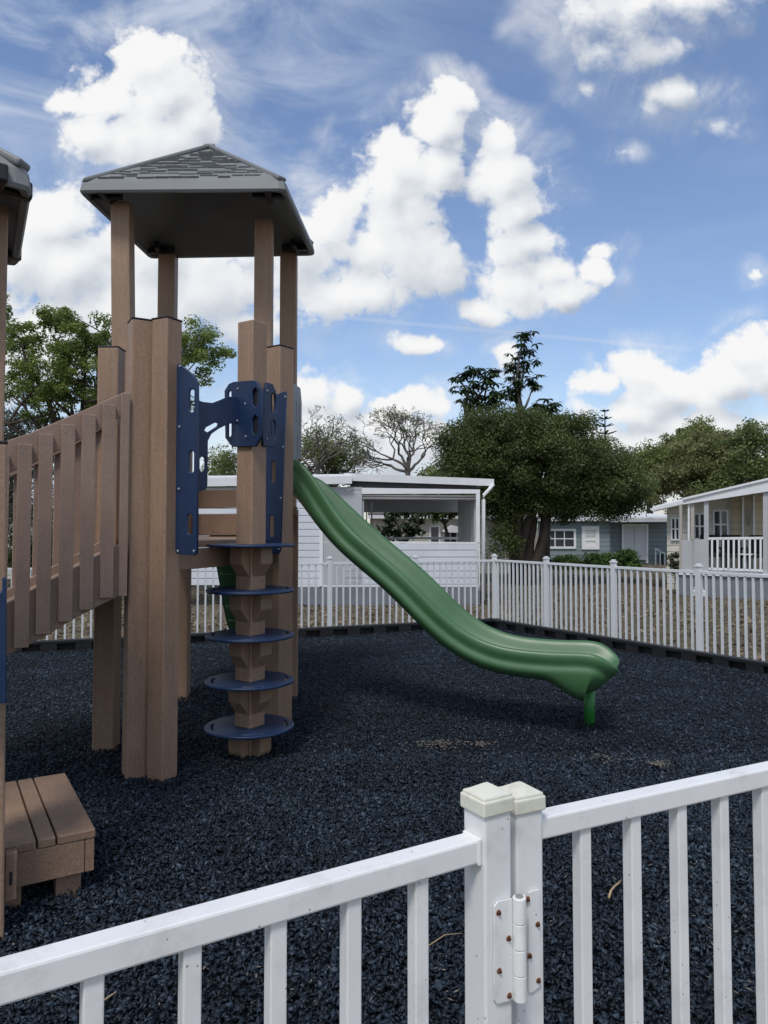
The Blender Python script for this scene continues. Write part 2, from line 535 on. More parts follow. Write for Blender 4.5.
# ------------------------------------------------------------------ GROUND
mb = MB(); mb.face([(-900, -60, -0.004), (900, -60, -0.004), (900, 1500, -0.004), (-900, 1500, -0.004)])
tag(mb.build('lawn', M['lawn']), kind='structure')
CORNER = Vector((1.742, 11.8, 0))
RDIR = Vector((2.4, -3.75, 0)).normalized()
LDIR = Vector((-5.92, -2.2, 0)).normalized()
bed = [CORNER + LDIR * 13, CORNER, CORNER + RDIR * 9.5, Vector((4.6, 3.45, 0)), Vector((0.23, 1.355, 0)), Vector((-3.2, -0.62, 0)), Vector((-9, -0.6, 0))]


def inside(x, y, poly):
    n = len(poly); c = np.zeros(x.shape, bool)
    for i in range(n):
        a, b = poly[i], poly[(i + 1) % n]
        cond = ((a.y > y) != (b.y > y)) & (x < (b.x - a.x) * (y - a.y) / (b.y - a.y + 1e-12) + a.x)
        c ^= cond
    return c


mb = MB(); mb.face([p + Vector((0, 0, 0.006)) for p in bed])
tag(mb.build('mulch_bed', M['mulch']), kind='structure')


def chips(name, n, xr, yr, lmin, lmax, mat, poly, z0=0.008, lift=0.016, ypow=1.0, frustum=True):
    y = yr[0] + (yr[1] - yr[0]) * rng.random(n) ** ypow
    x = xr[0] + (xr[1] - xr[0]) * rng.random(n)
    ok = inside(x, y, poly)
    if frustum:
        ok &= (np.abs(x) < 0.72 * y + 0.7)
    x, y = x[ok], y[ok]
    n = len(x)
    l = (lmin + (lmax - lmin) * rng.random(n) ** 1.6) / 2
    w = l * (0.28 + 0.35 * rng.random(n))
    h = l * (0.2 + 0.35 * rng.random(n))
    a = rng.random(n) * 2 * np.pi
    tilt = rng.normal(0, 0.5, n)
    # shard: 4 corners
    base = np.stack([np.stack([-l, -w * rng.random(n), -h], 1), np.stack([l, -w * 0.6 * rng.random(n), -h * rng.random(n)], 1),
                     np.stack([l * rng.uniform(-.7, .7, n), w, -h * .4], 1), np.stack([l * rng.uniform(-.6, .6, n), w * rng.uniform(-.4, .4, n), h], 1)], 1)
    ct, st = np.cos(tilt), np.sin(tilt)
    X, Y_, Z = base[..., 0], base[..., 1], base[..., 2]
    X, Z = X * ct[:, None] - Z * st[:, None], X * st[:, None] + Z * ct[:, None]
    ca, sa = np.cos(a), np.sin(a)
    X, Y_ = X * ca[:, None] - Y_ * sa[:, None], X * sa[:, None] + Y_ * ca[:, None]
    und = .5 + .25 * np.sin(x * 1.9 + 1.3 * np.sin(y * 1.1)) + .25 * np.sin(y * 2.3 + 1.1 * np.sin(x * 1.7 + 2))
    z = z0 + lift * rng.random(n) + .028 * und
    V = np.stack([X + x[:, None], Y_ + y[:, None], Z + z[:, None]], 2).reshape(-1, 3)
    b = (np.arange(n) * 4)[:, None]
    Fc = np.concatenate([b + np.array([0, 2, 1]), b + np.array([0, 1, 3]), b + np.array([1, 2, 3]), b + np.array([2, 0, 3])], 0)
    return np_mesh(name, V, Fc, mat)


o = chips('rubber_mulch', 260000, (-4.2, 4.2), (0.9, 5.2), 0.014, 0.053, M['chip'], bed, lift=.02)
tag(o, kind='stuff')
o = chips('rubber_mulch', 320000, (-8.0, 6.5), (5.0, 12.0), 0.015, 0.05, M['chip'], bed, lift=0.022)
tag(o, kind='stuff')


def patch(cx, cy, rx, ry, n):
    poly = [Vector((cx + rx * math.cos(a) * (1 + .3 * math.sin(3 * a)), cy + ry * math.sin(a), 0)) for a in np.linspace(0, 2 * math.pi, 16, endpoint=False)]
    return poly


g1, g2, g3, g4 = ground(438, 752), ground(658, 773), ground(482, 752), ground(600, 766)
vs = []
for g, rx, ry, n in ((g1, .24, .16, 330), (g2, .10, .07, 130), (g3, .2, .08, 90), (g4, .42, .16, 90)):
    vs.append((g, rx, ry, n))
allv, allf, base_i = [], [], 0
for g, rx, ry, n in vs:
    for k in range(n):
        a = random.random() * 6.283; rr = abs(random.gauss(0, .5)) * (1 + .4 * math.sin(3 * a))
        c = Vector((g.x + rx * rr * math.cos(a), g.y + ry * rr * math.sin(a), 0.05 + random.random() * .02))
        l, w = random.uniform(.003, .014), random.uniform(.002, .007)
        t = random.random() * 6.283
        u = Vector((math.cos(t), math.sin(t), random.uniform(-.3, .3))) * l; v = Vector((-math.sin(t), math.cos(t), random.uniform(-.3, .3))) * w
        allv += [c - u, c - v, c + u, c + v + Vector((0, 0, .004))]
        allf.append([base_i, base_i + 1, base_i + 2, base_i + 3]); base_i += 4
# scattered pale specks over the whole bed
for k in range(900):
    px, py = random.uniform(-20, 790), 640 + 384 * random.random() ** 1.3
    c = ground(px, py)
    if not inside(np.array([c.x]), np.array([c.y]), bed)[0]: continue
    c.z = 0.058
    l, w = random.uniform(.004, .015), random.uniform(.002, .005)
    t = random.random() * 6.283
    u = Vector((math.cos(t), math.sin(t), random.uniform(-.3, .3))) * l; v = Vector((-math.sin(t), math.cos(t), random.uniform(-.3, .3))) * w
    allv += [c - u, c - v, c + u, c + v]
    allf.append([base_i, base_i + 1, base_i + 2, base_i + 3]); base_i += 4
o = np_mesh('debris', np.array([tuple(v) for v in allv]), np.array(allf), M['debris'])
tag(o, kind='stuff')

# lawn: fallen leaves and dry grass blades behind the fences
LX = [Vector((-16, 5, 0)), CORNER + LDIR * 13 + Vector((0, .25, 0)), CORNER + Vector((0.05, .3, 0)), CORNER + RDIR * 9 + Vector((.3, 0, 0)), Vector((14, 5, 0)), Vector((14, 40, 0)), Vector((-16, 40, 0))]


def flat_litter(name, n, lmin, lmax, mat, upright=False, ymax=30):
    y = 4 + (ymax - 4) * rng.random(n) ** 1.3
    x = rng.uniform(-.62, .62, n) * y
    ok = inside(x, y, LX)
    x, y = x[ok], y[ok]; n = len(x)
    l = rng.uniform(lmin, lmax, n); a = rng.random(n) * 6.283
    if upright:
        w = l * .06
        lean = rng.normal(0, .5, (n, 2)) * l[:, None]
        p0 = np.stack([x - w * np.cos(a), y - w * np.sin(a), np.zeros(n)], 1)
        p1 = np.stack([x + w * np.cos(a), y + w * np.sin(a), np.zeros(n)], 1)
        p2 = np.stack([x + lean[:, 0], y + lean[:, 1], l], 1)
        V = np.stack([p0, p1, p2], 1).reshape(-1, 3)
        Fc = np.arange(n * 3).reshape(n, 3)
    else:
        u = np.stack([np.cos(a), np.sin(a), rng.normal(0, .35, n)], 1) * l[:, None]
        v = np.stack([-np.sin(a), np.cos(a), rng.normal(0, .35, n)], 1) * (l * .5)[:, None]
        c = np.stack([x, y, .02 + .02 * rng.random(n)], 1)
        V = np.stack([c - u, c - v, c + u, c + v], 1).reshape(-1, 3)
        Fc = np.arange(n * 4).reshape(n, 4)
    return np_mesh(name, V, Fc, mat)


tag(flat_litter('leaf_litter', 42000, 0.02, 0.055, M['litter']), kind='stuff')
tag(flat_litter('dry_grass', 90000, 0.03, 0.075, M['blade'], True), kind='stuff')


# ------------------------------------------------------------------ FENCES behind the bed
def far_fence(name, label, start, d, posts, zrail, gap=12, corner_post=True):
    """posts: distances along d; 12 pickets in each bay"""
    nrm = Vector((-d.y, d.x, 0))
    ang = math.atan2(d.y, d.x)
    f = empty(name, start, label, 'fence')
    for i, t in enumerate(posts):
        if i == 0 and not corner_post: continue
        c = start + d * t
        p = MB().box(c + UP * 0.56, (0.062, 0.062, 1.12), ang, 0.004).build('post', M['farwhite'], f)
        MB().box(c + UP * 1.128, (0.078, 0.078, 0.022), ang, 0.004).box(c + UP * 1.148, (0.05, 0.05, 0.024), ang, 0.01).build('cap', M['farwhite'], p)
    for k in range(len(posts) - 1):
        a, b = start + d * (posts[k] + .033), start + d * (posts[k + 1] - .033)
        MB().bar(a + UP * (zrail - .017), b + UP * (zrail - .017), 0.038, 0.034, bevel=.003).build('rail', M['farwhite'], f)
        MB().bar(a + UP * 0.09, b + UP * 0.09, 0.030, 0.03, bevel=.003).build('rail', M['farwhite'], f)
        for j in range(gap):
            t = posts[k] + (posts[k + 1] - posts[k]) * (j + 1) / (gap + 1)
            c = start + d * t
            MB().box(c + UP * ((zrail - .03 + .07) / 2), (0.023, 0.023, zrail - .03 - .07), ang).build('picket', M['farwhite'], f)
    return f


far_fence('metal_fence', 'long white picket fence across the back of the play area behind the slide', CORNER, LDIR,
          [1.35 * k for k in range(9)], 1.07)
far_fence('metal_fence', 'white picket fence running along the right of the play area past the slide end', CORNER, RDIR,
          [0, 1.14, 2.36, 3.61, 4.85, 6.1], 1.075, corner_post=False)


def border(start, d, n, L0, side, label, zh=0.165):
    nrm = side
    for k in range(n):
        a = start + d * (L0 * k + 0.01) + nrm * 0.16
        b = start + d * (L0 * (k + 1) - 0.01) + nrm * 0.16
        root = MB().bar(a + UP * (zh - .02), b + UP * (zh - .02), 0.10, 0.04, bevel=.006).bar(a + UP * .02, b + UP * .02, 0.10, 0.035)
        m = 3
        for j in range(m + 1):
            c = a + (b - a) * j / m
            c = c + d * (0.035 if j == 0 else (-0.035 if j == m else 0))
            root.box(c + UP * (zh / 2), (0.19 if 0 < j < m else .10, 0.095, zh - .02), math.atan2(d.y, d.x))
        o = root.build('border_timber', M['kerb'], loc=tuple(a))
        tag(o, label, 'border timber', 'black plastic border timbers edging the mulch')
        MB().bar(a - nrm * .02 + UP * (zh / 2), b - nrm * .02 + UP * (zh / 2), 0.02, zh - .03).build('back_web', M['kerbhole'], o)


border(CORNER, LDIR, 10, 1.2, Vector((-LDIR.y, LDIR.x, 0)), 'black notched plastic timber edging the mulch under the back fence')
border(CORNER, RDIR, 6, 1.2, Vector((RDIR.y, -RDIR.x, 0)), 'black notched plastic timber edging the mulch under the right fence')

# ------------------------------------------------------------------ FOREGROUND FENCE AND GATE
ZR = 1.07
fd = Vector((-0.654, -0.398, 0)).normalized()      # left fence runs this way from its post
pA = at(487, 790, 1.315); pA.z = 0
front = empty('front_fence', (pA.x, pA.y, 0), 'nearest white fence section with dirty top rail and cream capped post left of the hinge', 'fence')
angA = math.atan2(fd.y, fd.x)
PW = 0.0588


def capped_post(c, ang, w, parent, ztop):
    p = MB().box(c + UP * (ztop / 2), (w, w, ztop), ang, 0.004).build('post', M['white'], parent)
    cap = MB()
    cw = w + .009
    cap.box(c + UP * (ztop - .004), (cw, cw, 0.026), ang, 0.003)
    cap.box(c + UP * (ztop + .0105), (cw - .006, cw - .006, 0.008), ang, 0.003)
    # pyramid top
    rz = rotz(ang)
    z0 = ztop + .0135
    cs = [c + rz @ Vector((sx * (cw / 2 - .006), sy * (cw / 2 - .006), 0)) for sx, sy in ((-1, -1), (1, -1), (1, 1), (-1, 1))]
    tops = [c + rz @ Vector((sx * .004, sy * .004, 0)) for sx, sy in ((-1, -1), (1, -1), (1, 1), (-1, 1))]
    b0 = [cap.bm.verts.new(p_ + UP * z0) for p_ in cs]
    b1 = [cap.bm.verts.new(p_ + UP * (z0 + .014)) for p_ in tops]
    for i in range(4):
        cap.bm.faces.new((b0[i], b0[(i + 1) % 4], b1[(i + 1) % 4], b1[i]))
    cap.bm.faces.new(b1)
    cap.build('post_cap', M['creamcap'], p)
    return p


ZT = 1.126
capped_post(pA, angA, PW, front, ZT)
rail_far = pA + fd * 3.4
MB().bar(pA + fd * (PW / 2 + .001) + UP * (ZR - .02), rail_far + UP * (ZR - .02), .040, .040, bevel=.004).build('rail', M['white'], front)
MB().bar(pA + fd * (PW / 2 + .001) + UP * .12, rail_far + UP * .12, .038, .038, bevel=.004).build('rail', M['white'], front)
# weld collar where the rail meets the post
wd = MB()
e = pA + fd * (PW / 2 + .004) + UP * (ZR - .02)
wd.box(e, (.008, .046, .046), angA, .003)
wd.build('weld', M['white'], front)
# pickets from their pixels in the photo
nA = Vector((-fd.y, fd.x, 0))
for px in (92.5, 190, 275.5, 350.5, 418):
    q = onp(px, 960, pA, fd)
    MB().box(Vector((q.x, q.y, (ZR - .04 + .10) / 2)), (.026, .026, ZR - .04 - .10), angA, .0025).build('picket', M['white'], front)
q0 = onp(92.5, 960, pA, fd); q1 = onp(190, 960, pA, fd)
stp = Vector((q0.x - q1.x, q0.y - q1.y, 0))
for k in range(1, 12):
    c = Vector((q0.x, q0.y, 0)) + stp * k
    MB().box(Vector((c.x, c.y, (ZR - .04 + .10) / 2)), (.026, .026, ZR - .04 - .10), angA, .0025).build('picket', M['white'], front)
pE = rail_far + fd * (PW / 2)
capped_post(pE, angA, PW, front, ZT)

gd = Vector((0.561, 0.279, 0)).normalized()
angG = math.atan2(gd.y, gd.x)
pG = at(519.5, 793, 1.378); pG.z = 0
gate = empty('gate', (pG.x, pG.y, 0), 'white picket gate hung on a rust-screwed hinge, right of the front fence post', 'gate')
# hinge stile: narrow face to the camera
stile = capped_post(pG, angG, 0.0588, gate, 1.106)
gend = pG + gd * 1.55
MB().bar(pG + gd * .031 + UP * (ZR - .02), gend + UP * (ZR - .02), .040, .040, bevel=.004).build('rail', M['white'], gate)
MB().bar(pG + gd * .031 + UP * .12, gend + UP * .12, .038, .038, bevel=.004).build('rail', M['white'], gate)
capped_post(gend + gd * .03, angG, 0.06, gate, ZT)
xs = []
for px in (582.5, 633, 679.5, 722, 763.5):
    q = onp(px, 930, pG, gd)
    xs.append(Vector((q.x, q.y, 0)))
stp = (xs[-1] - xs[0]) / 4
while (xs[-1] + stp - pG).length < 1.5: xs.append(xs[-1] + stp)
for c in xs:
    MB().box(Vector((c.x, c.y, (ZR - .04 + .10) / 2)), (.026, .026, ZR - .04 - .10), angG, .0025).build('picket', M['white'], gate)

# hinge: two leaves, barrel knuckles, rusty screws
rA = Vector((-fd.x, -fd.y, 0))               # right-face direction of the fence post
nFA = Vector((rA.y, -rA.x, 0))               # normal of the fence post face that looks right/front
if nFA.y > 0: nFA = -nFA
nFG = rotz(angG) @ Vector((0, -1, 0))
yc = 1.19
hp = at(519.5, 945, 1.31)
hinge = MB()
faceA = pA + nFA * (PW / 2 + .002)
faceG = pG + nFG * (.0294 + .002)


def face_pt(px, py, P, n):
    r = ray(px, py); o_ = Vector((0, 0, EYE))
    t = (P - o_).dot(n) / r.dot(n)
    return o_ + r * t


la = [face_pt(x, y, faceA, nFA) for x, y in ((493.5, 906), (497, 901), (511, 898), (512, 999), (496, 1003), (493.5, 999))]
lg = [face_pt(x, y, faceG, nFG) for x, y in ((528, 892), (533, 890), (538.5, 889), (539.5, 985), (532, 991), (528, 992))]
hinge.prism(la, nFA * .003); hinge.prism(lg, nFG * .003)
hob = hinge.build('hinge', M['white'], gate)
barrel_c = at(519.5, 930, (faceA.y + faceG.y) / 2 - .022)
zt, zb = at(519.5, 897, barrel_c.y).z, at(519.5, 1000, barrel_c.y).z
kn = 4
for k in range(kn):
    a, b = zt + (zb - zt) * k / kn, zt + (zb - zt) * (k + 1) / kn
    t = MB()
    r0 = .0115
    c = Vector((barrel_c.x, barrel_c.y, 0))
    if k == 0:
        ring = [(r0, a), (r0, b + .001)]
        t.tube([c + UP * a, c + UP * (a - .001), c + UP * (a - .0018), c + UP * (b + .0016), c + UP * (b + .001), c + UP * (b + .0004)], [r0 - .001, r0, r0, r0, r0, r0 - .001], 24)
        t.tube([c + UP * (a + .0004), c + UP * (a + .0005)], [.0075, .0075], 16)
    else:
        t.tube([c + UP * (a - .0004), c + UP * (a - .001), c + UP * (a - .0018), c + UP * (b + .0016), c + UP * (b + .001), c + UP * (b + .0004)], [r0 - .001, r0, r0, r0, r0, r0 - .001], 24)
    # strap from the barrel to its leaf
    tgt = faceA if k % 2 else faceG
    dirv = (rotz(0) @ (Vector((tgt.x, tgt.y, 0)) - c))
    mid = (a + b) / 2
    side = Vector((-.012, .012, 0)) if k % 2 else Vector((.012, .012, 0))
    t.bar(c + UP * mid, c + side + UP * mid, abs(b - a) * .9, .004, up=(-side.y, side.x, 0))
    t.build('knuckle', M['white'], hob)
pin = MB().tube([Vector((barrel_c.x, barrel_c.y, zt - .004)), Vector((barrel_c.x, barrel_c.y, zt + .0022))], .0068, 16)
pin.build('pin', M['blindgrey'], hob)
for x, y, P, n in ((497.3, 912, faceA, nFA), (507.3, 937.5, faceA, nFA), (498, 970, faceA, nFA), (508, 994.5, faceA, nFA),
                   (526.5, 898.5, faceG, nFG), (536.5, 923.5, faceG, nFG), (528.5, 955, faceG, nFG), (537.3, 979.5, faceG, nFG)):
    p = face_pt(x, y, P, n)
    n_ = n.normalized()
    s = MB().tube([p + n_ * .0025, p + n_ * .006, p + n_ * .0085], [.0040, .0036, .0018], 6)
    s.build('screw', M['rust'], hob)
    MB().tube([p + n_ * .0026, p + n_ * .0034], [.0056, .0052], 14).build('washer', M['rustedge'], hob)

# ------------------------------------------------------------------ PLAY STRUCTURE
play = empty('play_structure', (-1.4, 5.9, 0), 'brown and blue climbing towers with grey roofs, slatted bridge and green slide', 'playground')


def post(c, ang, w, z1, parent=play, z0=-.05, cap=True, name='post', mat=None):
    c = Vector((c[0], c[1], 0))
    p = MB().box(c + UP * ((z0 + z1) / 2), (w, w, z1 - z0), ang, 0.009).build(name, mat or M['lumber'], parent)
    if cap:
        MB().box(c + UP * (z1 + .004), (w + .006, w + .006, .010), ang, .003).build('post_cap', M['blackcap'], p)
    return p


A1 = ground(134.5, 784) + Vector((-.02, .07, 0))
A2 = ground(162, 787) + Vector((-.028, .09, 0))
post(A1, R(30), .140, 2.915)
post(A2, R(63), .134, 2.915)
Bp = (-1.975, 5.36)
post(Bp, R(0), .150, 2.88)
C2 = (-.848, 6.0)
post(C2, R(-35), .165, 3.04)
C3 = at(292, 695, 7.0)
post((C3.x - .02, 7.0), R(4), .14, 1.74)
E = at(180.5, 697, 6.95)
post((E.x, 6.95), R(3), .15, 2.6)
post((-.985, 6.98), R(4), .13, 1.72, cap=False)

# tower roof posts
ZE = 4.165
for (x0, y0, x1) in ((-2.085, 5.9, -2.045), (-1.018, 6.24, -1.018), (-2.055, 7.0, -2.055), (-.905, 7.0, -.905)):
    # slight outward lean of the near left one as in the photo
    t = MB()
    zA, zB = 1.40, ZE + .02
    xt = x0 if (x0, y0) != (-2.085, 5.9) else x0 - .02
    xb = x1
    w = .148 if y0 < 6.5 else .155
    sec = [(-w / 2, -w / 2), (w / 2, -w / 2), (w / 2, w / 2), (-w / 2, w / 2)]
    a = R(2)
    rot = rotz(a)
    lo = [t.bm.verts.new(rot @ Vector((sx, sy, 0)) + Vector((xb, y0, zA))) for sx, sy in sec]
    hi = [t.bm.verts.new(rot @ Vector((sx, sy, 0)) + Vector((xt, y0, zB))) for sx, sy in sec]
    t.bm.faces.new(lo[::-1]); t.bm.faces.new(hi)
    for i in range(4): t.bm.faces.new((lo[i], lo[(i + 1) % 4], hi[(i + 1) % 4], hi[i]))
    bmesh.ops.bevel(t.bm, geom=t.bm.edges[:], offset=.009, segments=2, affect='EDGES', profile=.5)
    t.build('roof_post', M['lumber'], play)


def tower_roof(FL, FR, BR, BL, ze, rise, fascia=.088):
    """hipped moulded roof: FL.. eave corners (2D), ze lower edge height"""
    C4 = [Vector((p[0], p[1], 0)) for p in (FL, FR, BR, BL)]
    cen = sum(C4, Vector()) / 4
    apex = cen + UP * (ze + fascia + rise)
    shell = MB()
    # rounded corners: each corner is 3 points
    ring = []
    for i, c in enumerate(C4):
        pv, nx = C4[i - 1], C4[(i + 1) % 4]
        r = .055
        a = c + (pv - c).normalized() * r; b = c + (nx - c).normalized() * r
        mid = (a + b) / 2 * .35 + c * .65
        mid = c + ((a + b) / 2 - c) * .42
        ring += [a, mid, b]
    n = len(ring)

    def layer(off, z):
        return [shell.bm.verts.new(cen + (p - cen) * off + UP * z) for p in ring]
    L_in0 = layer(.935, ze + .03)
    L_in = layer(.945, ze)
    L0 = layer(.985, ze - .004)
    L1 = layer(1.0, ze + .012)
    L2 = layer(.985, ze + fascia - .012)
    L3 = layer(.965, ze + fascia + .004)
    Ltop = layer(.90, ze + fascia + rise * .10)
    top = shell.bm.verts.new(apex)
    inner = shell.bm.verts.new(apex - UP * .10)
    for A_, B_ in ((L_in0, L_in), (L_in, L0), (L0, L1), (L1, L2), (L2, L3), (L3, Ltop)):
        for i in range(n):
            shell.bm.faces.new((A_[i], A_[(i + 1) % n], B_[(i + 1) % n], B_[i]))
    for i in range(n):
        shell.bm.faces.new((Ltop[i], Ltop[(i + 1) % n], top))
        shell.bm.faces.new((L_in0[(i + 1) % n], L_in0[i], inner))
    roof = shell.build('tower_roof', M['roofgrey'], play)
    # inside mounting brackets and ribs under the roof
    for c in C4:
        br = MB()
        p = cen + (c - cen) * .80 + UP * (ze + .01)
        d_ = (c - cen).normalized()
        br.box(p + UP * .02, (.26, .05, .07), math.atan2(d_.y, d_.x) + R(45), .01)
        br.box(p + UP * .021, (.05, .26, .07), math.atan2(d_.y, d_.x) + R(45), .01)
        br.build('roof_bracket', M['black'], roof)
    # hip caps
    hp_ = MB()
    for i in range(4):
        k = 3 * i + 1
        a = cen + (ring[k] - cen) * .975 + UP * (ze + fascia + .008)
        hp_.bar(a, apex + UP * .006, .075, .034, bevel=.012)
    hp_.box(apex - UP * .008, (.10, .10, .036), 0, .014)
    hp_.build('hip_ridge', M['roofgrey'], roof)
    # staggered shingles
    sh = MB()
    rows = 11
    for i in range(4):
        a, b = C4[i], C4[(i + 1) % 4]
        a3 = cen + (a - cen) * .955 + UP * (ze + fascia + .004)
        b3 = cen + (b - cen) * .955 + UP * (ze + fascia + .004)
        mid = (a3 + b3) / 2
        up_ = (apex - mid)
        H = up_.length; up_ = up_ / H
        al = (b3 - a3); W = al.length; al = al / W
        nn = al.cross(up_).normalized()
        if nn.z < 0: nn = -nn
        for r_ in range(rows):
            t0 = .05 + .86 * r_ / rows
            t1 = t0 + .86 / rows * 1.06
            half0 = W / 2 * (1 - t0) - .055; half1 = W / 2 * (1 - t1) - .055
            if half1 < .04: continue
            s = -half0
            while s < half0 - .02:
                w_ = random.uniform(.08, .15)
                e_ = min(s + w_, half0)
                jt = random.choice((.014, -.014)) + random.uniform(-.003, .003)
                l0, r0 = s + .003, e_ - .003
                l1, r1 = max(l0, -half1), min(r0, half1)
                if r1 - l1 > .02:
                    dz = random.uniform(.022, .030)
                    P = lambda ss, tt, hh: mid + al * ss + up_ * (tt * H + (jt if tt == t0 else 0)) + nn * hh
                    q = [P(l0, t0, .0), P(r0, t0, .0), P(r1, t1, -.002), P(l1, t1, -.002)]
                    q2 = [P(l0 + .002, t0, dz), P(r0 - .002, t0, dz), P(r1, t1, .002), P(l1, t1, .002)]
                    va = [sh.bm.verts.new(x) for x in q]; vb = [sh.bm.verts.new(x) for x in q2]
                    sh.bm.faces.new(vb)
                    for j in range(4): sh.bm.faces.new((va[j], va[(j + 1) % 4], vb[(j + 1) % 4], vb[j]))
                s = e_
    sh.build('shingles', M['shingle'], roof)
    return roof


YF = 5.62
fl, fr = at(77.5, 186, YF), at(286, 185.5, YF - .03)
br_, bl_ = at(315.5, 252, 6.98), at(149.5, 258, 7.06)
tower_roof((fl.x, YF), (fr.x, YF - .03), (br_.x, 6.98), (bl_.x, 7.06), ZE, .62)

# decks and beams of the tall tower
dk = [Vector((A1.x - .03, A1.y + .1, 0)), Vector((A2.x + .05, A2.y + .1, 0)), Vector((C2[0] - .06, C2[1] - .1, 0)), Vector((-.93, 7.0, 0)), Vector((-1.95, 7.0, 0)), Vector((Bp[0] + .05, Bp[1] + .05, 0))]
MB().prism([p + UP * 1.455 for p in dk], UP * .045).build('deck', M['lumber_end'], play)
pa, pc = Vector((A2.x + .06, A2.y + .05, 0)), Vector((C2[0] - .05, C2[1] - .07, 0))
MB().bar(pa + UP * 1.385, pc + UP * 1.385, .05, .135, bevel=.006).build('deck_beam', M['lumber_end'], play)
ZB = 7.08
MB().bar(at(180, 500, ZB), at(284, 497, ZB), .04, .175, bevel=.006).build('barrier_board', M['lumber_end'], play)
MB().bar(at(180, 525, ZB - .02), at(284, 524, ZB - .02), .045, .205, bevel=.006).build('barrier_board', M['lumber_end'], play)
MB().bar(Vector((Bp[0], Bp[1] + .1, 1.4)), Vector((E.x, 6.9, 1.4)), .05, .14, bevel=.006).build('deck_beam', M['lumber_end'], play)
MB().bar(Vector((A1.x - .06, A1.y + .1, 1.36)), Vector((Bp[0] + .06, Bp[1] - .06, 1.36)), .05, .14, bevel=.006).build('deck_beam', M['lumber_end'], play)
MB().box((C3.x - .03, 6.87, 1.735), (.17, .12, .09), R(4), .008).build('slide_beam', M['lumber_end'], play)


def bolts(parent, pts, n, r=.008):
    n = Vector(n).normalized()
    for p in pts:
        MB().tube([p, p + n * .004, p + n * .006], [r, r, r * .6], 8).build('bolt', M['bolt'], parent)


# blue climbing wings on both sides of the disc climber
WU = Vector((.94, -.34, 0)).normalized()
WN = Vector((-WU.y, WU.x, 0)) * -1


def wing(px0, px1, ytl, ytr, yb, Y, flip=False):
    P = at(px0, ytl, Y)
    tl = at(px0, ytl, Y)
    f_ = lambda x, y: onp(x, y, P, WU)
    def uv(x, y):
        q = f_(x, y) - tl
        return (q.dot(WU), q.z)
    u1, _ = uv(px1, ytr)
    pts = [uv(px0, yb - 2), uv(px0 + 2, yb), uv(px1 - 3, yb + .5), uv(px1 - .5, yb - 2), uv(px1, ytr), ] + ([uv(px1 - 5, ytr - 7), uv(px0 + 5, ytl + 2), ] if not flip else []) + [uv(px0, ytl)]
    sl = []
    w = u1
    zt_, zb_ = uv(px0, ytl)[1], uv(px0, yb)[1]
    return tl, uv, pts


tl, uv, pts = wing(177.2, 198.6, 366, 383, 555, 4.70)
pts = [uv(175.9, 551), uv(177.5, 554), uv(195.5, 555.5), uv(197.8, 553), uv(198.7, 384), uv(194, 375), uv(182, 365), uv(179, 363.5), uv(177.5, 366)]
u0 = uv(193.0, 400)
holes = []
for x, y0, y1 in ((192.6, 389, 412.5), (192.2, 451, 473), (190.6, 513.5, 534.5)):
    a, b = uv(x, y0), uv(x, y1)
    holes.append(slot(a[0], (a[1] + b[1]) / 2, .036, abs(a[1] - b[1])))
wl = plate('climbing_panel', pts, holes, .019, M['blue'], play, (tl, WU, UP))
bolts(wl, [tl + WU * uv(x, y)[0] + UP * uv(x, y)[1] - Vector((WU.y * -1, WU.x, 0)) * .011 for x, y in ((181, 366.5), (180.5, 427), (180, 489), (179, 551), (195, 551))], (WU.y, -WU.x, 0))

tl, uv, pts = wing(266, 287.5, 395, 392, 554, 5.86)
pts = [uv(271, 552), uv(272.5, 554), uv(278.5, 554), uv(281, 551), uv(286.8, 393), uv(285.5, 391), uv(277, 394.5), uv(267.5, 390), uv(265, 447), uv(264.5, 552)]
holes = []
for x, y0, y1 in ((274.0, 393, 414), (274.2, 461, 483), (272.2, 515.5, 537)):
    a, b = uv(x, y0), uv(x, y1)
    holes.append(slot(a[0], (a[1] + b[1]) / 2, .036, abs(a[1] - b[1])))
wr = plate('climbing_panel', pts, holes, .019, M['blue'], play, (tl, WU, UP))
bolts(wr, [tl + WU * uv(x, y)[0] + UP * uv(x, y)[1] + Vector((WU.y, -WU.x, 0)) * .011 for x, y in ((286, 397), (284, 447), (281.5, 498), (279.5, 549))], (WU.y, -WU.x, 0))

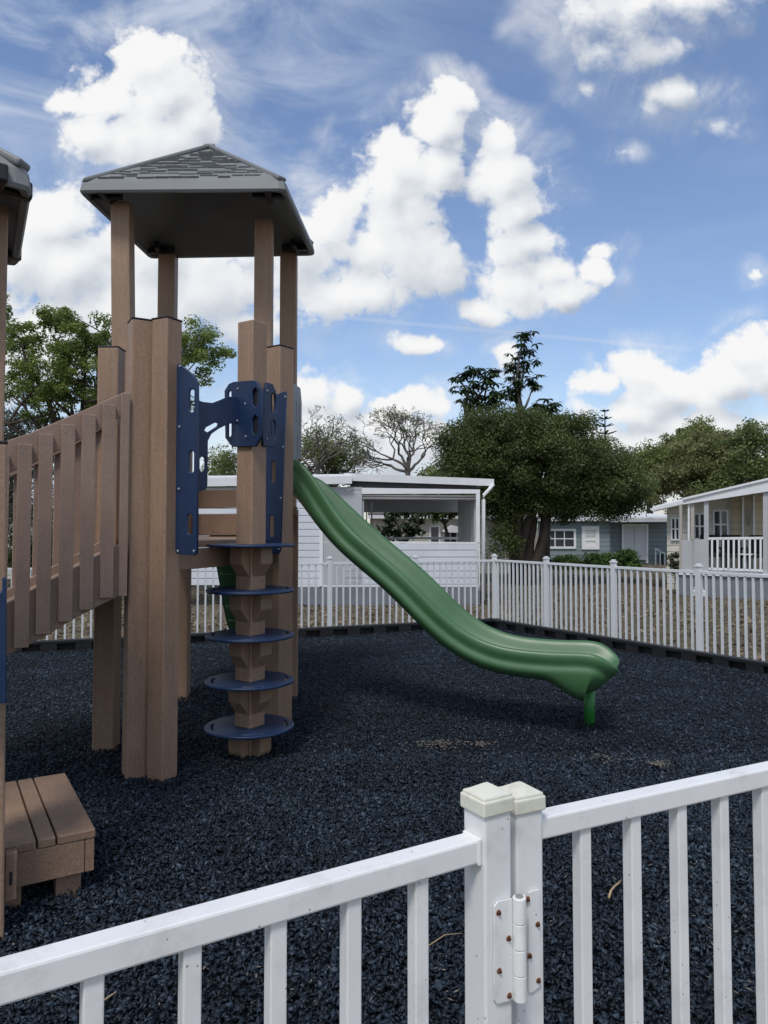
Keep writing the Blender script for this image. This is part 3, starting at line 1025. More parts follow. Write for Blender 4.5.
# disc climber
DC = ground(247.2, 760) + Vector((0.0, .085, 0))
climb = tag(bpy.data.objects.new('disc_climber', None), None)
COL.objects.link(climb); climb.parent = play; climb.location = DC - origin_of(play)
PA = R(45 + 2.5) + math.atan2(DC.y, DC.x) - R(90)
PWD = .148
pole = MB().box(DC + UP * 1.497, (PWD, PWD, 3.094), PA, .008).build('pole', M['lumber'], climb)
for k in range(5):
    z = .207 + .3145 * k
    hs = []
    for q in range(4):
        a0 = R(90 * q) + PA + R(45)
        pts = []
        for j in range(7):
            a = a0 + R(-19 + 38 * j / 6); pts.append((.266 * math.cos(a), .266 * math.sin(a)))
        for j in range(6, -1, -1):
            a = a0 + R(-19 + 38 * j / 6); pts.append((.249 * math.cos(a), .249 * math.sin(a)))
        hs.append(pts)
    out = [(.308 * math.cos(a), .308 * math.sin(a)) for a in np.linspace(0, 2 * math.pi, 64, endpoint=False)]
    plate('disc', out, hs, .020, M['blue'], climb, (DC + UP * z, (1, 0, 0), (0, 1, 0)), bevel=.006)
    for q in range(4):
        a = PA + R(90 * q)
        rz = rotz(a)
        zt_ = z - .011
        prof = [(PWD / 2 + .001, zt_), (PWD / 2 + .075, zt_), (PWD / 2 + .075, zt_ - .115), (PWD / 2 + .001, zt_ - .205)]
        if k == 0:
            prof = [(PWD / 2 + .001, zt_), (PWD / 2 + .075, zt_), (PWD / 2 + .075, .06), (PWD / 2 + .03, -.02), (PWD / 2 + .001, -.02)]
        MB().prism([DC + rz @ Vector((p, -.058, 0)) + UP * zz for p, zz in prof], rz @ Vector((0, .116, 0)), .004).build('bracket', M['lumber_end'], climb)

# blue wrap plates at the head of the pole
f1n = rotz(PA) @ Vector((0, -1, 0)); f2n = rotz(PA) @ Vector((1, 0, 0))
cands = sorted([rotz(PA + R(90 * q)) @ Vector((1, 0, 0)) for q in range(4)], key=lambda v: v.y)[:2]
nl, nr = sorted(cands, key=lambda v: v.x)
for nrm, name_px in ((nl, ((225.2, 391), (229.5, 384), (234, 382), (252, 380.5), (257, 381), (262.5, 389.5), (263, 434), (256.5, 446.5), (233, 447), (226, 438))),
                     (nr, None)):
    P = DC + nrm * (PWD / 2 + .012)
    u = Vector((-nrm.y, nrm.x, 0))
    if u.x < 0: u = -u
    c3 = P + UP * at(244, 414, DC.y).z
    def uvw(x, y):
        q = onp(x, y, P, (u.x, u.y))
        return ((q - c3).dot(u), q.z - c3.z)
    if name_px:
        # symmetrical octagonal plate, tilted pixels measured in the photo
        pts = [uvw(x, y) for x, y in name_px]
        holes = []
        for x, y0, y1, w in ((230.4, 391, 410.5, .034), (230.4, 421.5, 437, .034)):
            a, b = uvw(x, y0), uvw(x, y1)
            holes.append(slot(a[0], (a[1] + b[1]) / 2, w, abs(a[1] - b[1])))
        for x, y0, y1 in ((256, 387.5, 408), (256, 414.5, 435.5)):
            a, b = uvw(x, y0), uvw(x, y1)
            holes.append(slot(a[0], (a[1] + b[1]) / 2, .05, abs(a[1] - b[1]), n=2))
        bp_ = [(239, 389), (246.5, 404), (238.5, 421), (247, 436.5), (227.5, 416)]
    else:
        pts = [uvw(x, y) for x, y in ((264.5, 388), (266, 382.5), (272, 384), (275.5, 392), (276, 440), (273, 447.5), (262.5, 446), (262, 437))]
        holes = []
        for x, y0, y1 in ((272.5, 393, 413), (272.5, 420, 438.5)):
            a, b = uvw(x, y0), uvw(x, y1)
            holes.append(slot(a[0], (a[1] + b[1]) / 2, .055, abs(a[1] - b[1]), n=4))
        bp_ = [(266, 391), (265.5, 439)]
    pl = plate('grip_plate', pts, holes, .019, M['blue'], climb, (c3, u, UP))
    us_ = [p_[0] for p_ in pts]; vs_ = [p_[1] for p_ in pts]
    uc = (0.55 * max(us_) + .45 * sum(us_) / len(us_)) if name_px else sum(us_) / len(us_)
    MB().box(c3 + u * uc + UP * ((max(vs_) + min(vs_)) / 2) - nrm * .0115, (.085, .003, (max(vs_) - min(vs_)) * .86), math.atan2(u.y, u.x)).build('recess_shade', M['blackcap'], pl)  # black sheet added behind the slots to give them the dark of shaded recesses
    bolts(pl, [c3 + u * uvw(x, y)[0] + UP * uvw(x, y)[1] + nrm * .011 for x, y in bp_], nrm)
# back arch plate reaching from the wing to the pole
P = at(199, 430, 5.02); d_ = (Vector((DC.x, DC.y + .05, 0)) - Vector((P.x, P.y, 0))).normalized()
def uva(x, y):
    q = onp(x, y, P, (d_.x, d_.y)); return ((q - P).dot(d_), q.z - P.z)
pts = [uva(x, y) for x, y in ((196, 400), (203, 402), (212, 403), (220, 400), (228, 396.5), (244, 398), (244, 422), (228, 424), (218, 429), (211, 434), (207.5, 441), (207, 486), (205.5, 490), (196, 491.5))]
holes = [[uva(x, y) for x, y in ((204, 430.5), (205.5, 427.5), (215, 422.5), (218, 423.5), (216.5, 426.5), (207, 432.5))],
         [uva(x, y) for x, y in ((199.3, 459), (201.2, 456.5), (203.2, 456.5), (204.7, 459), (204.7, 469), (203, 472), (201, 472), (199.3, 469))]]
plate('arch_plate', pts, holes, .019, M['blue'], climb, (P, d_, UP))

# grey side panel at the head of the slide
g0 = Vector((-.80, 6.32, 0)); gu = Vector((.02, 1, 0)).normalized()
zz = lambda y, Y: at(295, y, Y).z
gp = [(0, zz(461, 6.35)), (.66, zz(458, 6.9)), (.68, zz(402, 6.95)), (.58, zz(388, 6.9)), (.05, zz(383, 6.4)), (0, zz(386, 6.35))]
holes = [slot(.3, 2.62, .05, .2), slot(.5, 2.62, .05, .2), slot(.4, 2.33, .05, .2)]
plate('slide_hood_panel', gp, holes, .02, M['greypanel'], play, (g0, gu, UP))


# slides ------------------------------------------------------------
def sstep(a, b, x):
    t = min(1, max(0, (x - a) / (b - a))); return t * t * (3 - 2 * t)


def slide_mesh(name, path, S, hw, drop, parent, mat, nose=True):
    """path: list of (point on centre line at rim height); S horizontal side vector; drop(i) underside depth"""
    bm = bmesh.new()
    n = len(path)
    rings = []
    for i, p in enumerate(path):
        a, b = path[max(i - 1, 0)], path[min(i + 1, n - 1)]
        T = (b - a).normalized()
        U = S.cross(T)
        if U.z < 0: U = -U
        dp, sc_, k = drop(i / (n - 1))
        half = [(-1.0, -.72), (-1.045, -.112), (-1.04, -.09), (-1.0, -.067), (-.992, -.051), (-1.02, -.026), (-1.045, .004), (-1.02, .036), (-.95, .046), (-.88, .032), (-.80, -.03), (-.69, -.112), (-.42, -.138)]
        prof = half + [(0, -.142)] + [(-a_, b_) for a_, b_ in half[::-1]] + [(.86, -.92), (.6, -1), (0, -1), (-.6, -1), (-.86, -.92)]
        r = []
        for s_, u_ in prof:
            uu = u_ if u_ > -.2 else u_ * dp
            if -.2 < u_ < -.025 and abs(s_) < .81 and k > 0:      # floor fills up towards the nose
                uu = u_ * (1 - k)
            lift = (.04 if s_ < 0 else -.09) * sstep(.24, .02, i / (n - 1)) if (nose and abs(s_) > .7 and u_ > -.2) else 0
            r.append(bm.verts.new(p + S * (s_ * hw * sc_) + U * (uu + lift)))
        rings.append(r)
    m = len(rings[0])
    for i in range(n - 1):
        for j in range(m):
            f = bm.faces.new((rings[i][j], rings[i][(j + 1) % m], rings[i + 1][(j + 1) % m], rings[i + 1][j]))
            f.smooth = True
    bm.faces.new(rings[0][::-1]); bm.faces.new(rings[-1])
    bmesh.ops.recalc_face_normals(bm, faces=bm.faces[:])
    me = bpy.data.meshes.new(name)
    bm.to_mesh(me); bm.free()
    for p in me.polygons: p.use_smooth = True
    o = link_mesh(name, me, mat, parent)
    md = o.modifiers.new('sub', 'SUBSURF'); md.levels = 1; md.render_levels = 1
    return o


SD = Vector((math.cos(R(-18)), math.sin(R(-18)), 0))        # slide runs this way
SN = Vector((-SD.y, SD.x, 0))                                    # across, away from the camera
HWS = .325
near0 = Vector((-.95, 6.28, 0))
S0 = near0 + SN * HWS
rim_px = [(290, 466), (298, 472), (306, 482), (324, 507), (344.7, 531.5), (369, 552), (393, 572), (414, 592), (434, 613), (453, 630), (472, 642), (491, 650), (511, 654.5), (535, 657), (559, 658.5), (580, 658.5), (598, 659.5)]
raw = []
for px, py in rim_px:
    q = onp(px, py, near0, (SD.x, SD.y))
    raw.append(((q - near0).dot(SD), q.z))
e0_ = raw[-1]
raw += [(e0_[0] + .05, e0_[1] - .022), (e0_[0] + .10, e0_[1] - .065), (e0_[0] + .135, e0_[1] - .135)]
raw = [(raw[0][0] - .12, raw[0][1] + .01)] + raw
# smooth resample
ss = np.array([r_[0] for r_ in raw]); zs = np.array([r_[1] for r_ in raw])
sN = np.linspace(ss[0], ss[-1], 70)
zN = np.interp(sN, ss, zs)
for _ in range(6):
    z2 = zN.copy(); z2[1:-1] = (zN[:-2] + 2 * zN[1:-1] + zN[2:]) / 4; zN = z2
path = [S0 + SD * float(a) + UP * float(b) for a, b in zip(sN, zN)]


def sstep(a, b, x):
    t = min(1, max(0, (x - a) / (b - a))); return t * t * (3 - 2 * t)


def drop_main(t):
    d = .19 + .06 * sstep(.12, .0, t) + .145 * sstep(.80, .90, t)
    s_ = 1.0
    if t > .94: s_ = math.sqrt(max(.02, 1 - ((t - .94) / .064) ** 2)) * .55 + .45
    k = sstep(.93, 1.0, t) * .3
    return d * (1 if t < .965 else 1 - .25 * sstep(.965, 1.0, t)), s_ * (1 - .14 * sstep(.30, .0, t)), k


slide = slide_mesh('slide', path, SN, HWS, drop_main, play, M['green'])
lp = ground(590.3, 727)
lg_c = Vector((lp.x, lp.y + .02, 0))
MB().tube([lg_c - UP * .04, lg_c + UP * .34], .043, 20).build('support_leg', M['greenpost'], slide)

# second slide going away behind the tower
B0 = at(238, 536, 7.25); B1 = at(254, 606, 9.1)
path2 = []
for k in range(24):
    t = k / 23
    e_ = t * t * (3 - 2 * t) * .55 + t * .45
    p = Vector((B0.x + (B1.x - B0.x) * t, B0.y + (9.1 - 7.25) * t, 1.62 + (.42 - 1.62) * e_))
    path2.append(p)
sd2 = (path2[-1] - path2[0]); sd2.z = 0; sd2.normalize()
sl2 = slide_mesh('slide', path2, Vector((sd2.y, -sd2.x, 0)), .27, lambda t: (.14, 1.0, 0), play, M['green'], nose=False)
rb = MB()
for k in (5, 8, 11, 14, 17, 20):
    p = path2[k]
    rb.bar(p - Vector((sd2.y, -sd2.x, 0)) * .25 - UP * .15, p + Vector((sd2.y, -sd2.x, 0)) * .25 - UP * .15, .06, .03, bevel=.008)
rb.build('under_ribs', M['green'], sl2)
MB().tube([Vector((path2[-2].x, path2[-2].y, -.04)), Vector((path2[-2].x, path2[-2].y, .3))], .04, 14).build('support_leg', M['greenpost'], sl2)

# ------------------------------------------------------------------ bridge from the tall tower to the low one
bridge = bpy.data.objects.new('slatted_bridge', None); COL.objects.link(bridge)
bridge.parent = play; bridge.location = Vector((-1.9, 4.7, 1.2)) - origin_of(play)
BP = Vector((-1.70, 4.60, 0))
bo = lambda x, y: onp(x, y, BP, (DB.x, DB.y))
FAR = -DN * .76


def ext(pts, n=4):
    """continue a traced edge to the left beyond the frame"""
    return pts


rail_top = [(127, 391), (110, 398.5), (90, 407.5), (70, 416), (50, 424.5), (30, 433), (6, 441), (-40, 455), (-110, 474), (-200, 497)]
rail_bot = [(-200, 535), (-110, 511), (-40, 491), (6, 474), (30, 465), (50, 455), (70, 445), (90, 434.5), (110, 423), (127, 413)]
st_top = [(126, 541), (105, 551.5), (82.5, 564), (62, 574.5), (31.5, 590.5), (6.5, 603.5), (-40, 622), (-110, 648), (-200, 680)]
st_bot = [(-200, 745), (-110, 708), (-40, 675), (7, 655.5), (44.5, 637), (70.5, 621), (94.6, 608), (118.7, 596), (126, 592)]
for side in (0, 1):
    off = FAR * side
    sgn = DN if side == 0 else -DN
    MB().prism([bo(x, y) + off for x, y in rail_top + rail_bot], -sgn * .04, .004).build('handrail', M['bridge'], bridge)
    MB().prism([bo(x, y) + off for x, y in st_top + st_bot], -sgn * .045, .004).build('stringer', M['bridge'], bridge)
    blist = ((108.6, 405, 597.5), (88.5, 415, 609.5), (68, 425, 621), (45.9, 434.5, 633.5), (24.8, 444.5, 647), (2, 455, 661), (-22, 466, 676), (-48, 477, 693), (-76, 489, 711), (-106, 501, 730))
    if side == 0:
        spots = [(bo(px, y0), bo(px, y1)) for px, y0, y1 in blist]
        near_s = [(a - BP).dot(DB) for a, b in spots]
    else:
        spots2 = []
        for px in (118, 100, 79, 60, 40, 20, 1, -20, -42):
            q = onp(px, 500, BP + FAR, (DB.x, DB.y)); s_ = (q - BP - FAR).dot(DB)
            spots2.append((Vector((q.x - FAR.x, q.y - FAR.y, float(np.interp(s_, near_s, [a.z for a, b in spots])))), Vector((0, 0, float(np.interp(s_, near_s, [b.z for a, b in spots]))))))
        spots = spots2
    for a, b in spots:
        c = Vector((a.x, a.y, (a.z + b.z) / 2)) + off + sgn * .017
        MB().box(c, (.078, .03, a.z - b.z), math.atan2(DB.y, DB.x), .004).build('baluster', M['bridge'], bridge)
        if side == 0 and a.x > -2.3:
            for zz_ in (a.z - .05, b.z + .06):
                for dx in (-.018, .018):
                    p = Vector((a.x, a.y, zz_ + dx * .3)) + DB * dx + sgn * .0325
                    MB().tube([p, p + sgn * .002], [.0042, .0036], 8).build('screw', M['bolt'], bridge)
    a, b = bo(124, 393.5), bo(123, 596)
    MB().box((a + b) / 2 + off + sgn * .012, (.05, .03, a.z - b.z), math.atan2(DB.y, DB.x), .004).build('end_slat', M['bridge'], bridge)
wk = MB()
topl = [bo(x, y + 10) for x, y in st_top]
for i in range(len(topl) - 1):
    a, b = topl[i], topl[i + 1]
    wk.prism([a - DN * .05, b - DN * .05, b - DN * .71, a - DN * .71], UP * -.03)
wk.build('walkway', M['bridge'], bridge)

# ------------------------------------------------------------------ low tower (only its right edge is in the picture)
t2 = at(-16.5, 940, 2.93); t2.z = 0
lp_ = post((t2.x, t2.y), R(30), .135, at(0, 444, 2.93).z)
for o_ in [lp_] + list(lp_.children):          # this post leans outwards a little
    for v_ in o_.data.vertices: v_.co.x -= .014 * v_.co.z
post((t2.x, t2.y) + Vector((0, 0)) if False else (t2.x + DB.x * .9, t2.y + DB.y * .9), R(30), .135, 1.92)
e2 = Vector((-.48, .877, 0))
post((t2.x + e2.x * .95 + DB.x * .35, t2.y + e2.y * .95 + DB.y * .35), R(30), .135, 1.92)
rp = at(-9.5, 300, 3.07)
for k, (dx) in enumerate((Vector((0, 0, 0)), DB * .95, e2 * .7 + DB * .12, e2 * .7 + DB * .95)):
    c = Vector((rp.x, rp.y, 0)) + dx
    MB().box(c + UP * 1.75, (.115, .115, 2.36), R(30), .008).build('roof_post', M['lumber'], play)
fr2 = at(32.5, 189, 2.82); br2 = at(19, 268.5, 3.68)
tower_roof((fr2.x + DB.x * 1.25, fr2.y + DB.y * 1.25), (fr2.x, fr2.y), (br2.x, br2.y), (br2.x + DB.x * 1.25, br2.y + DB.y * 1.25), fr2.z, .42, fascia=.085)
c0 = Vector((t2.x, t2.y, 0))
MB().prism([c0 + DB * .05 + UP * .56, c0 + DB * 1.0 + UP * .56, c0 + DB * 1.0 + e2 * .95 + UP * .56, c0 + DB * .4 + e2 * .95 + UP * .56], UP * .045).build('deck', M['lumber_end'], play)
# blue panel edge on the low tower post
P = at(2, 640, 2.80)
def uvp(x, y):
    q = onp(x, y, P, (DB.x, DB.y)); return ((q - P).dot(DB), q.z - P.z)
pts = [uvp(x, y) for x, y in ((6.5, 580), (5.5, 577), (3, 577), (2, 579), (2, 590), (0, 592), (-40, 592), (-40, 705), (5, 703), (6.6, 700))]
plate('climbing_panel', pts, [], .02, M['blue'], play, (P, DB, UP))
bk = at(10.5, 875, 2.98)
MB().box((bk.x, bk.y, bk.z), (.042, .04, .185), R(30), .005).build('bracket', M['lumber_end'], play)
MB().box((bk.x + .5 * .021, bk.y - .866 * .021, bk.z - .005), (.010, .004, .05), R(30)).build('bracket_slot', M['blackcap'], play)

# ------------------------------------------------------------------ low step
zt = .30
nr_ = ground(95.6, 829, zt); nl_ = ground(5.4, 847, zt); fr_ = ground(68.7, 772, zt)
wv = (nl_ - nr_); wv.z = 0; wv.normalize()
dv = (fr_ - nr_); dl = dv.length; dv.normalize()
dv = Vector((wv.y, -wv.x, 0)); dv = dv if dv.y > 0 else -dv
step = empty('step_bench', (nr_.x, nr_.y, 0), 'low brown three-plank step on short legs beside the left tower post', 'step')
pw = [(.0, .150), (.158, .225), (.233, .385)]
sa = math.atan2(wv.y, wv.x)
for a, b in pw:
    c = Vector((nr_.x, nr_.y, zt - .018)) + wv * ((a + b) / 2) + dv * (dl / 2)
    MB().box(c, (b - a, dl, .036), sa, .005).build('plank', M['lumber_end'], step)
base = Vector((nr_.x, nr_.y, 0))
def sb(u0, u1, v0, v1, z0, z1, name):
    c = base + wv * ((u0 + u1) / 2) + dv * ((v0 + v1) / 2) + UP * ((z0 + z1) / 2)
    MB().box(c, (u1 - u0, v1 - v0, z1 - z0), sa, .004).build(name, M['lumber_end'], step)
sb(.042, .39, .004, .042, .125, zt - .038, 'front_apron')
sb(.003, .039, .004, dl - .01, .125, zt - .038, 'side_apron')
sb(.39, .42, .03, dl - .01, .125, zt - .038, 'side_apron')
sb(.042, .39, dl - .045, dl - .01, .125, zt - .038, 'back_apron')
for u, v in ((.048, .046), (.28, .046), (.048, dl - .13), (.28, dl - .13)):
    sb(u, u + .10, v, v + .07, -.03, zt - .04, 'leg')

# ------------------------------------------------------------------ small things on the mulch
def twig(pts, r, label, cat='twig', mat='twig'):
    p3 = [ground(x, y) + UP * (h + .022) for x, y, h in pts]
    o = MB().tube(p3, [r * (1 - .5 * i / len(p3)) for i in range(len(p3))], 6).build('dry_twig' if cat == 'twig' else 'dead_leaf', M[mat], loc=tuple(p3[0]), smooth=True)
    tag(o, label, cat)


twig([(609, 912, .035), (611, 906, .04), (615, 902, .045), (619, 899, .045), (621, 895, .04)], .0055, 'curled tan dead leaf on the mulch behind the gate pickets', 'leaf')
twig([(66, 993, .035), (74, 998, .04), (82, 1001, .04)], .003, 'short pale twig on the mulch low at the left fence')
twig([(428, 962, .035), (445, 953, .045), (462, 950, .04)], .0022, 'thin pale twig on the mulch just left of the gate post')
twig([(104, 1018, .035), (116, 1011, .04)], .003, 'tan twig on the mulch at the foot of the front pickets')

# ------------------------------------------------------------------ BUILDINGS
def quad_wall(mb_, a, b, z0, z1, t=.1):
    a, b = Vector((a[0], a[1], 0)), Vector((b[0], b[1], 0))
    d = (b - a).normalized(); n = Vector((-d.y, d.x, 0))
    mb_.prism([a + UP * z0, b + UP * z0, b + UP * z1, a + UP * z1], n * t)


def window(parent, P, d, px0, px1, py0, py1, n, cols=2, rows=2, framew=.06, mat='trim', blind=False):
    """window on the vertical plane through P along d, given by pixel box at its middle; n faces the viewer"""
    q00, q11 = onp(px0, py1, P, d), onp(px1, py0, P, d)
    dd = Vector((d[0], d[1], 0)).normalized()
    if (Vector((q11.x - q00.x, q11.y - q00.y, 0))).dot(dd) < 0: dd = -dd
    W = Vector((q11.x - q00.x, q11.y - q00.y, 0)).length
    z0 = (onp(px0, py1, P, d).z + onp(px1, py1, P, d).z) / 2
    z1 = (onp(px0, py0, P, d).z + onp(px1, py0, P, d).z) / 2
    o_ = Vector((q00.x, q00.y, 0))
    f = MB()
    ang = math.atan2(dd.y, dd.x)
    H = z1 - z0
    def b(u0, u1, v0, v1, dep=.06):
        c = o_ + dd * ((u0 + u1) / 2) + UP * (z0 + (v0 + v1) / 2) + n * (dep / 2)
        f.box(c, (u1 - u0, dep, v1 - v0), ang)
    b(-framew, 0, -framew, H + framew); b(W, W + framew, -framew, H + framew)
    b(0, W, -framew, 0); b(0, W, H, H + framew)
    for i in range(1, cols): b(W * i / cols - .02, W * i / cols + .02, 0, H, .045)
    for i in range(1, rows): b(0, W, H * i / rows - .02, H * i / rows + .02, .04)
    w = f.build('window', M[mat], parent)
    c = o_ + dd * (W / 2) + UP * (z0 + H / 2) + n * .008
    MB().box(c, (W, .016, H), ang).build('pane', M['glass'] if not blind else M['lens'], w)
    return w


# --- white mobile home with screened porch
YP = 15.1
hx = lambda px, Y: (px - 384) / F * Y
pd = (1.0, 0.03)
PP = Vector((hx(490, YP), YP, 0))
po = lambda x, y: onp(x, y, PP, pd)
house = empty('porch_house', (hx(420, YP), YP, 0), 'white mobile home with open porch and half wall behind the back fence', 'house')
zc = lambda y, Y=YP: at(384, y, Y).z
pd3 = Vector((pd[0], pd[1], 0)).normalized(); pn = Vector((pd3.y, -pd3.x, 0))
xl, xr = hx(346, YP), hx(478, YP)
XL = lambda px: hx(px, YP)
DEP = 3.2
# porch roof: slopes down to the right
rt = MB()
for py_top, off, th in ((0, 0, 0),):
    a, b = po(343.5, 473), po(494, 479)
    a2, b2 = po(343.5, 480.5), po(494, 486)
    rt.prism([a, b, b2, a2], -pn * .03)
    rt.prism([a2 + UP * .06 - pn * .03, b2 + UP * .06 - pn * .03, b2 + UP * .10 - pn * (DEP + .3), a2 + UP * .10 - pn * (DEP + .3)], UP * .05)
rt.build('porch_roof', M['roofwhite'], house)
MB().prism([po(347, 487.5), po(480, 489.5), po(480, 493.5), po(347, 494)], -pn * .08).build('header_beam', M['trim'], house)
MB().prism([po(350, 480.5) - pn * .12, po(478, 485.5) - pn * .12, po(478, 489) - pn * .12, po(350, 488) - pn * .12], -pn * .02).build('gable_gap_shade', M['dark'], house)  # dark sheet; the shade of the open gap below the fascia is its colour
bl_ = MB()
for y in (495.5, 498.2):
    bl_.tube([po(348, y) - pn * .04, po(479, y + 1) - pn * .04], .028, 10)
bl_.build('rolled_blind', M['blindgrey'], house)
for px in (478,):
    MB().prism([po(px - 2, 493), po(px + 2, 493.5), po(px + 2, 590), po(px - 2, 590)], -pn * .08).build('porch_post', M['trim'], house)
MB().tube([po(493, 484) + pn * .05, po(488.5, 490) + pn * .05, po(483.5, 495) + pn * .05, po(483, 500) + pn * .05, po(483, 600) + pn * .05], .038, 10).build('downpipe', M['trim'], house)
MB().prism([po(320, 541.2), po(480, 542.2), po(480, 544), po(320, 543)], -pn * .10 + pn * .0).build('sill_rail', M['trim'], house)
MB().prism([po(346, 543.6), po(479, 544.2), po(479, 584), po(346, 584)], -pn * .06).build('half_wall', M['siding_white'], house)
MB().prism([po(296, 587), po(480, 587), po(480, 612), po(296, 612)], -pn * .05).build('skirting', M['skirt'], house)
MB().prism([po(296, 584.5), po(480, 584.5), po(480, 586.8), po(296, 586.8)], -pn * .09 + pn * .03).build('floor_trim', M['trim'], house)
flr = po(346, 584.5).z
MB().prism([po(346, 585) - pn * .1, po(479, 585) - pn * .1, po(479, 585) - pn * DEP, po(346, 585) - pn * DEP], UP * .03).build('porch_floor', M['concrete'], house)
# screens / posts around the porch
for px, dep, wpx, m_ in ((362, .05, 2, 'greytrim'), (366, .06, 1.2, 'dark'), (371, .05, 1.6, 'dark')):
    MB().prism([po(px, 493) - pn * dep, po(px + wpx, 493) - pn * dep, po(px + wpx, 542) - pn * dep, po(px, 542) - pn * dep], -pn * .05).build('screen_post', M[m_], house)
# right end wall of vertical panels
a = po(477, 494) - pn * .14; b = a - pn * (DEP - .6)
rw = MB()
for k in range(7):
    t0, t1 = k / 7, (k + .86) / 7
    p0, p1 = a + (b - a) * t0, a + (b - a) * t1
    rw.prism([Vector((p0.x, p0.y, flr)), Vector((p1.x, p1.y, flr)), Vector((p1.x, p1.y, a.z)), Vector((p0.x, p0.y, a.z))], -pd3 * .04)
rw.build('panel_wall', M['greytrim'], house)
# back rail and header of the porch
hb = po(479, 499).z
MB().bar(po(362, 499) - pn * DEP, po(478, 499) - pn * DEP, .08, .42).build('header_beam', M['greytrim'], house)
MB().bar(Vector((po(362, 541).x, YP + DEP, 1.3)), Vector((po(478, 541).x, YP + DEP, 1.3)), .06, .06).build('sill_rail', M['trim'], house)
# porch ceiling underside
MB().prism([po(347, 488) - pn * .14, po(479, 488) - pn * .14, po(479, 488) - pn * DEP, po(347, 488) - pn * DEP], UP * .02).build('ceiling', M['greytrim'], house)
# main body, left of the porch
MB().prism([po(150, 488), po(321, 486), po(321, 585), po(150, 585)], -pn * .08).build('wall', M['siding_white'], house)
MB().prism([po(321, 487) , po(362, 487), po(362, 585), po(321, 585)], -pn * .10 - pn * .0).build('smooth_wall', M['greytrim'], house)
MB().prism([po(319.5, 487) + pn * .002, po(323, 487) + pn * .002, po(323, 586) + pn * .002, po(319.5, 586) + pn * .002], pn * .025).build('corner_trim', M['trim'], house)
MB().prism([po(146, 479), po(352, 476.5), po(352, 484), po(146, 488)], pn * .16).build('fascia', M['roofwhite'], house)
a, b = po(146, 479), po(344, 476.5)
MB().prism([a, b, b - pn * 4.5 + UP * .28, a - pn * 4.5 + UP * .28], UP * .05).build('roof', M['roofwhite'], house)
# mobile home further left seen through the bridge slats
lh = empty('left_house', (hx(30, 22), 22, 0), 'small pale house with white eave seen through the bridge slats', 'house')
LP = Vector((hx(30, 22), 22, 0)); lo = lambda x, y: onp(x, y, LP, (1, .02))
MB().prism([lo(-90, 506), lo(44, 506), lo(44, 579), lo(-90, 579)], Vector((0, .1, 0))).build('wall', M['siding_cream'], lh)
MB().prism([lo(-90, 499.5), lo(41, 500), lo(41, 507.5), lo(-90, 507.5)], Vector((0, -.3, 0))).build('fascia', M['roofwhite'], lh)
MB().prism([lo(-90, 500), lo(41, 500), lo(41, 500) + Vector((0, 4, .8)), lo(-90, 500) + Vector((0, 4, .8))], UP * .06).build('roof', M['roofwhite'], lh)
lo2 = lambda x, y: onp(x, y, LP + Vector((0, 5, 0)), (1, .02))
MB().prism([lo2(44, 489), lo2(120, 489), lo2(120, 496.5), lo2(44, 496.5)], Vector((0, -.3, 0))).build('carport_fascia', M['roofwhite'], lh)
MB().prism([lo2(44, 505), lo2(57, 506), lo2(57, 508), lo2(44, 507)], Vector((0, -.3, 0))).build('carport_beam', M['roofwhite'], lh)
MB().prism([lo2(50, 497), lo2(64, 497), lo2(64, 568), lo2(50, 568)], Vector((0, .1, 0))).build('carport_wall', M['siding_cream'], lh)

# --- cream house beyond the porch
YC = 25.0
cream = empty('cream_house', (hx(440, YC), YC, 0), 'cream sided house with dark roof seen through the open porch', 'house')
CPt = Vector((hx(440, YC), YC, 0)); co_ = lambda x, y: onp(x, y, CPt, (1, .01))
MB().prism([co_(370, 517), co_(528, 517), co_(528, 575), co_(370, 575)], Vector((0, .1, 0))).build('wall', M['siding_cream'], cream)
MB().prism([co_(368, 515.3), co_(530, 516.3), co_(530, 519), co_(368, 518.5)], Vector((0, -.35, 0))).build('fascia', M['trim'], cream)
MB().prism([co_(368, 515.3) - Vector((0, .35, 0)), co_(530, 516) - Vector((0, .35, 0)), co_(530, 502) + Vector((0, 3.2, 0)), co_(368, 499) + Vector((0, 3.2, 0))], UP * .06).build('roof', M['roofdark'], cream)
window(cream, CPt, (1, .01), 431, 438.5, 527, 548, Vector((0, -1, 0)), 1, 2)
window(cream, CPt, (1, .01), 444.5, 456, 532, 548, Vector((0, -1, 0)), 2, 1)
hd = MB()
hd.prism([co_(441, 531.5), co_(450, 525), co_(457, 526.5), co_(457, 532.5), co_(450, 532.5)], Vector((0, -.5, 0)))
hd.build('door_hood', M['trim'], cream)

# --- teal house
YT = 31.0
teal = empty('teal_house', (hx(600, YT), YT, 0), 'teal sided single storey house behind the clipped shrubs', 'house')
TP = Vector((hx(600, YT), YT, 0)); to = lambda x, y: onp(x, y, TP, (1, -.02))
tn = Vector((0, -1, 0))
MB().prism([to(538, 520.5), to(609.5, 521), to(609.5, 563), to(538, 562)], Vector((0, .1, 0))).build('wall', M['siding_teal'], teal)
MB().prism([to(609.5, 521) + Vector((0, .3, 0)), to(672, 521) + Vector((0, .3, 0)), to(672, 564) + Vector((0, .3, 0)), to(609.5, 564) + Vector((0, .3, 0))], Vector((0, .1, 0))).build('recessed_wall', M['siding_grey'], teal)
MB().prism([to(609.2, 521), to(610.2, 521), to(610.2, 563), to(609.2, 563)], Vector((0, .45, 0))).build('corner_trim', M['siding_teal'], teal)
MB().prism([to(536, 517.8), to(612, 518), to(612, 521), to(536, 521.2)], Vector((0, -.4, 0))).build('fascia', M['roofwhite'], teal)
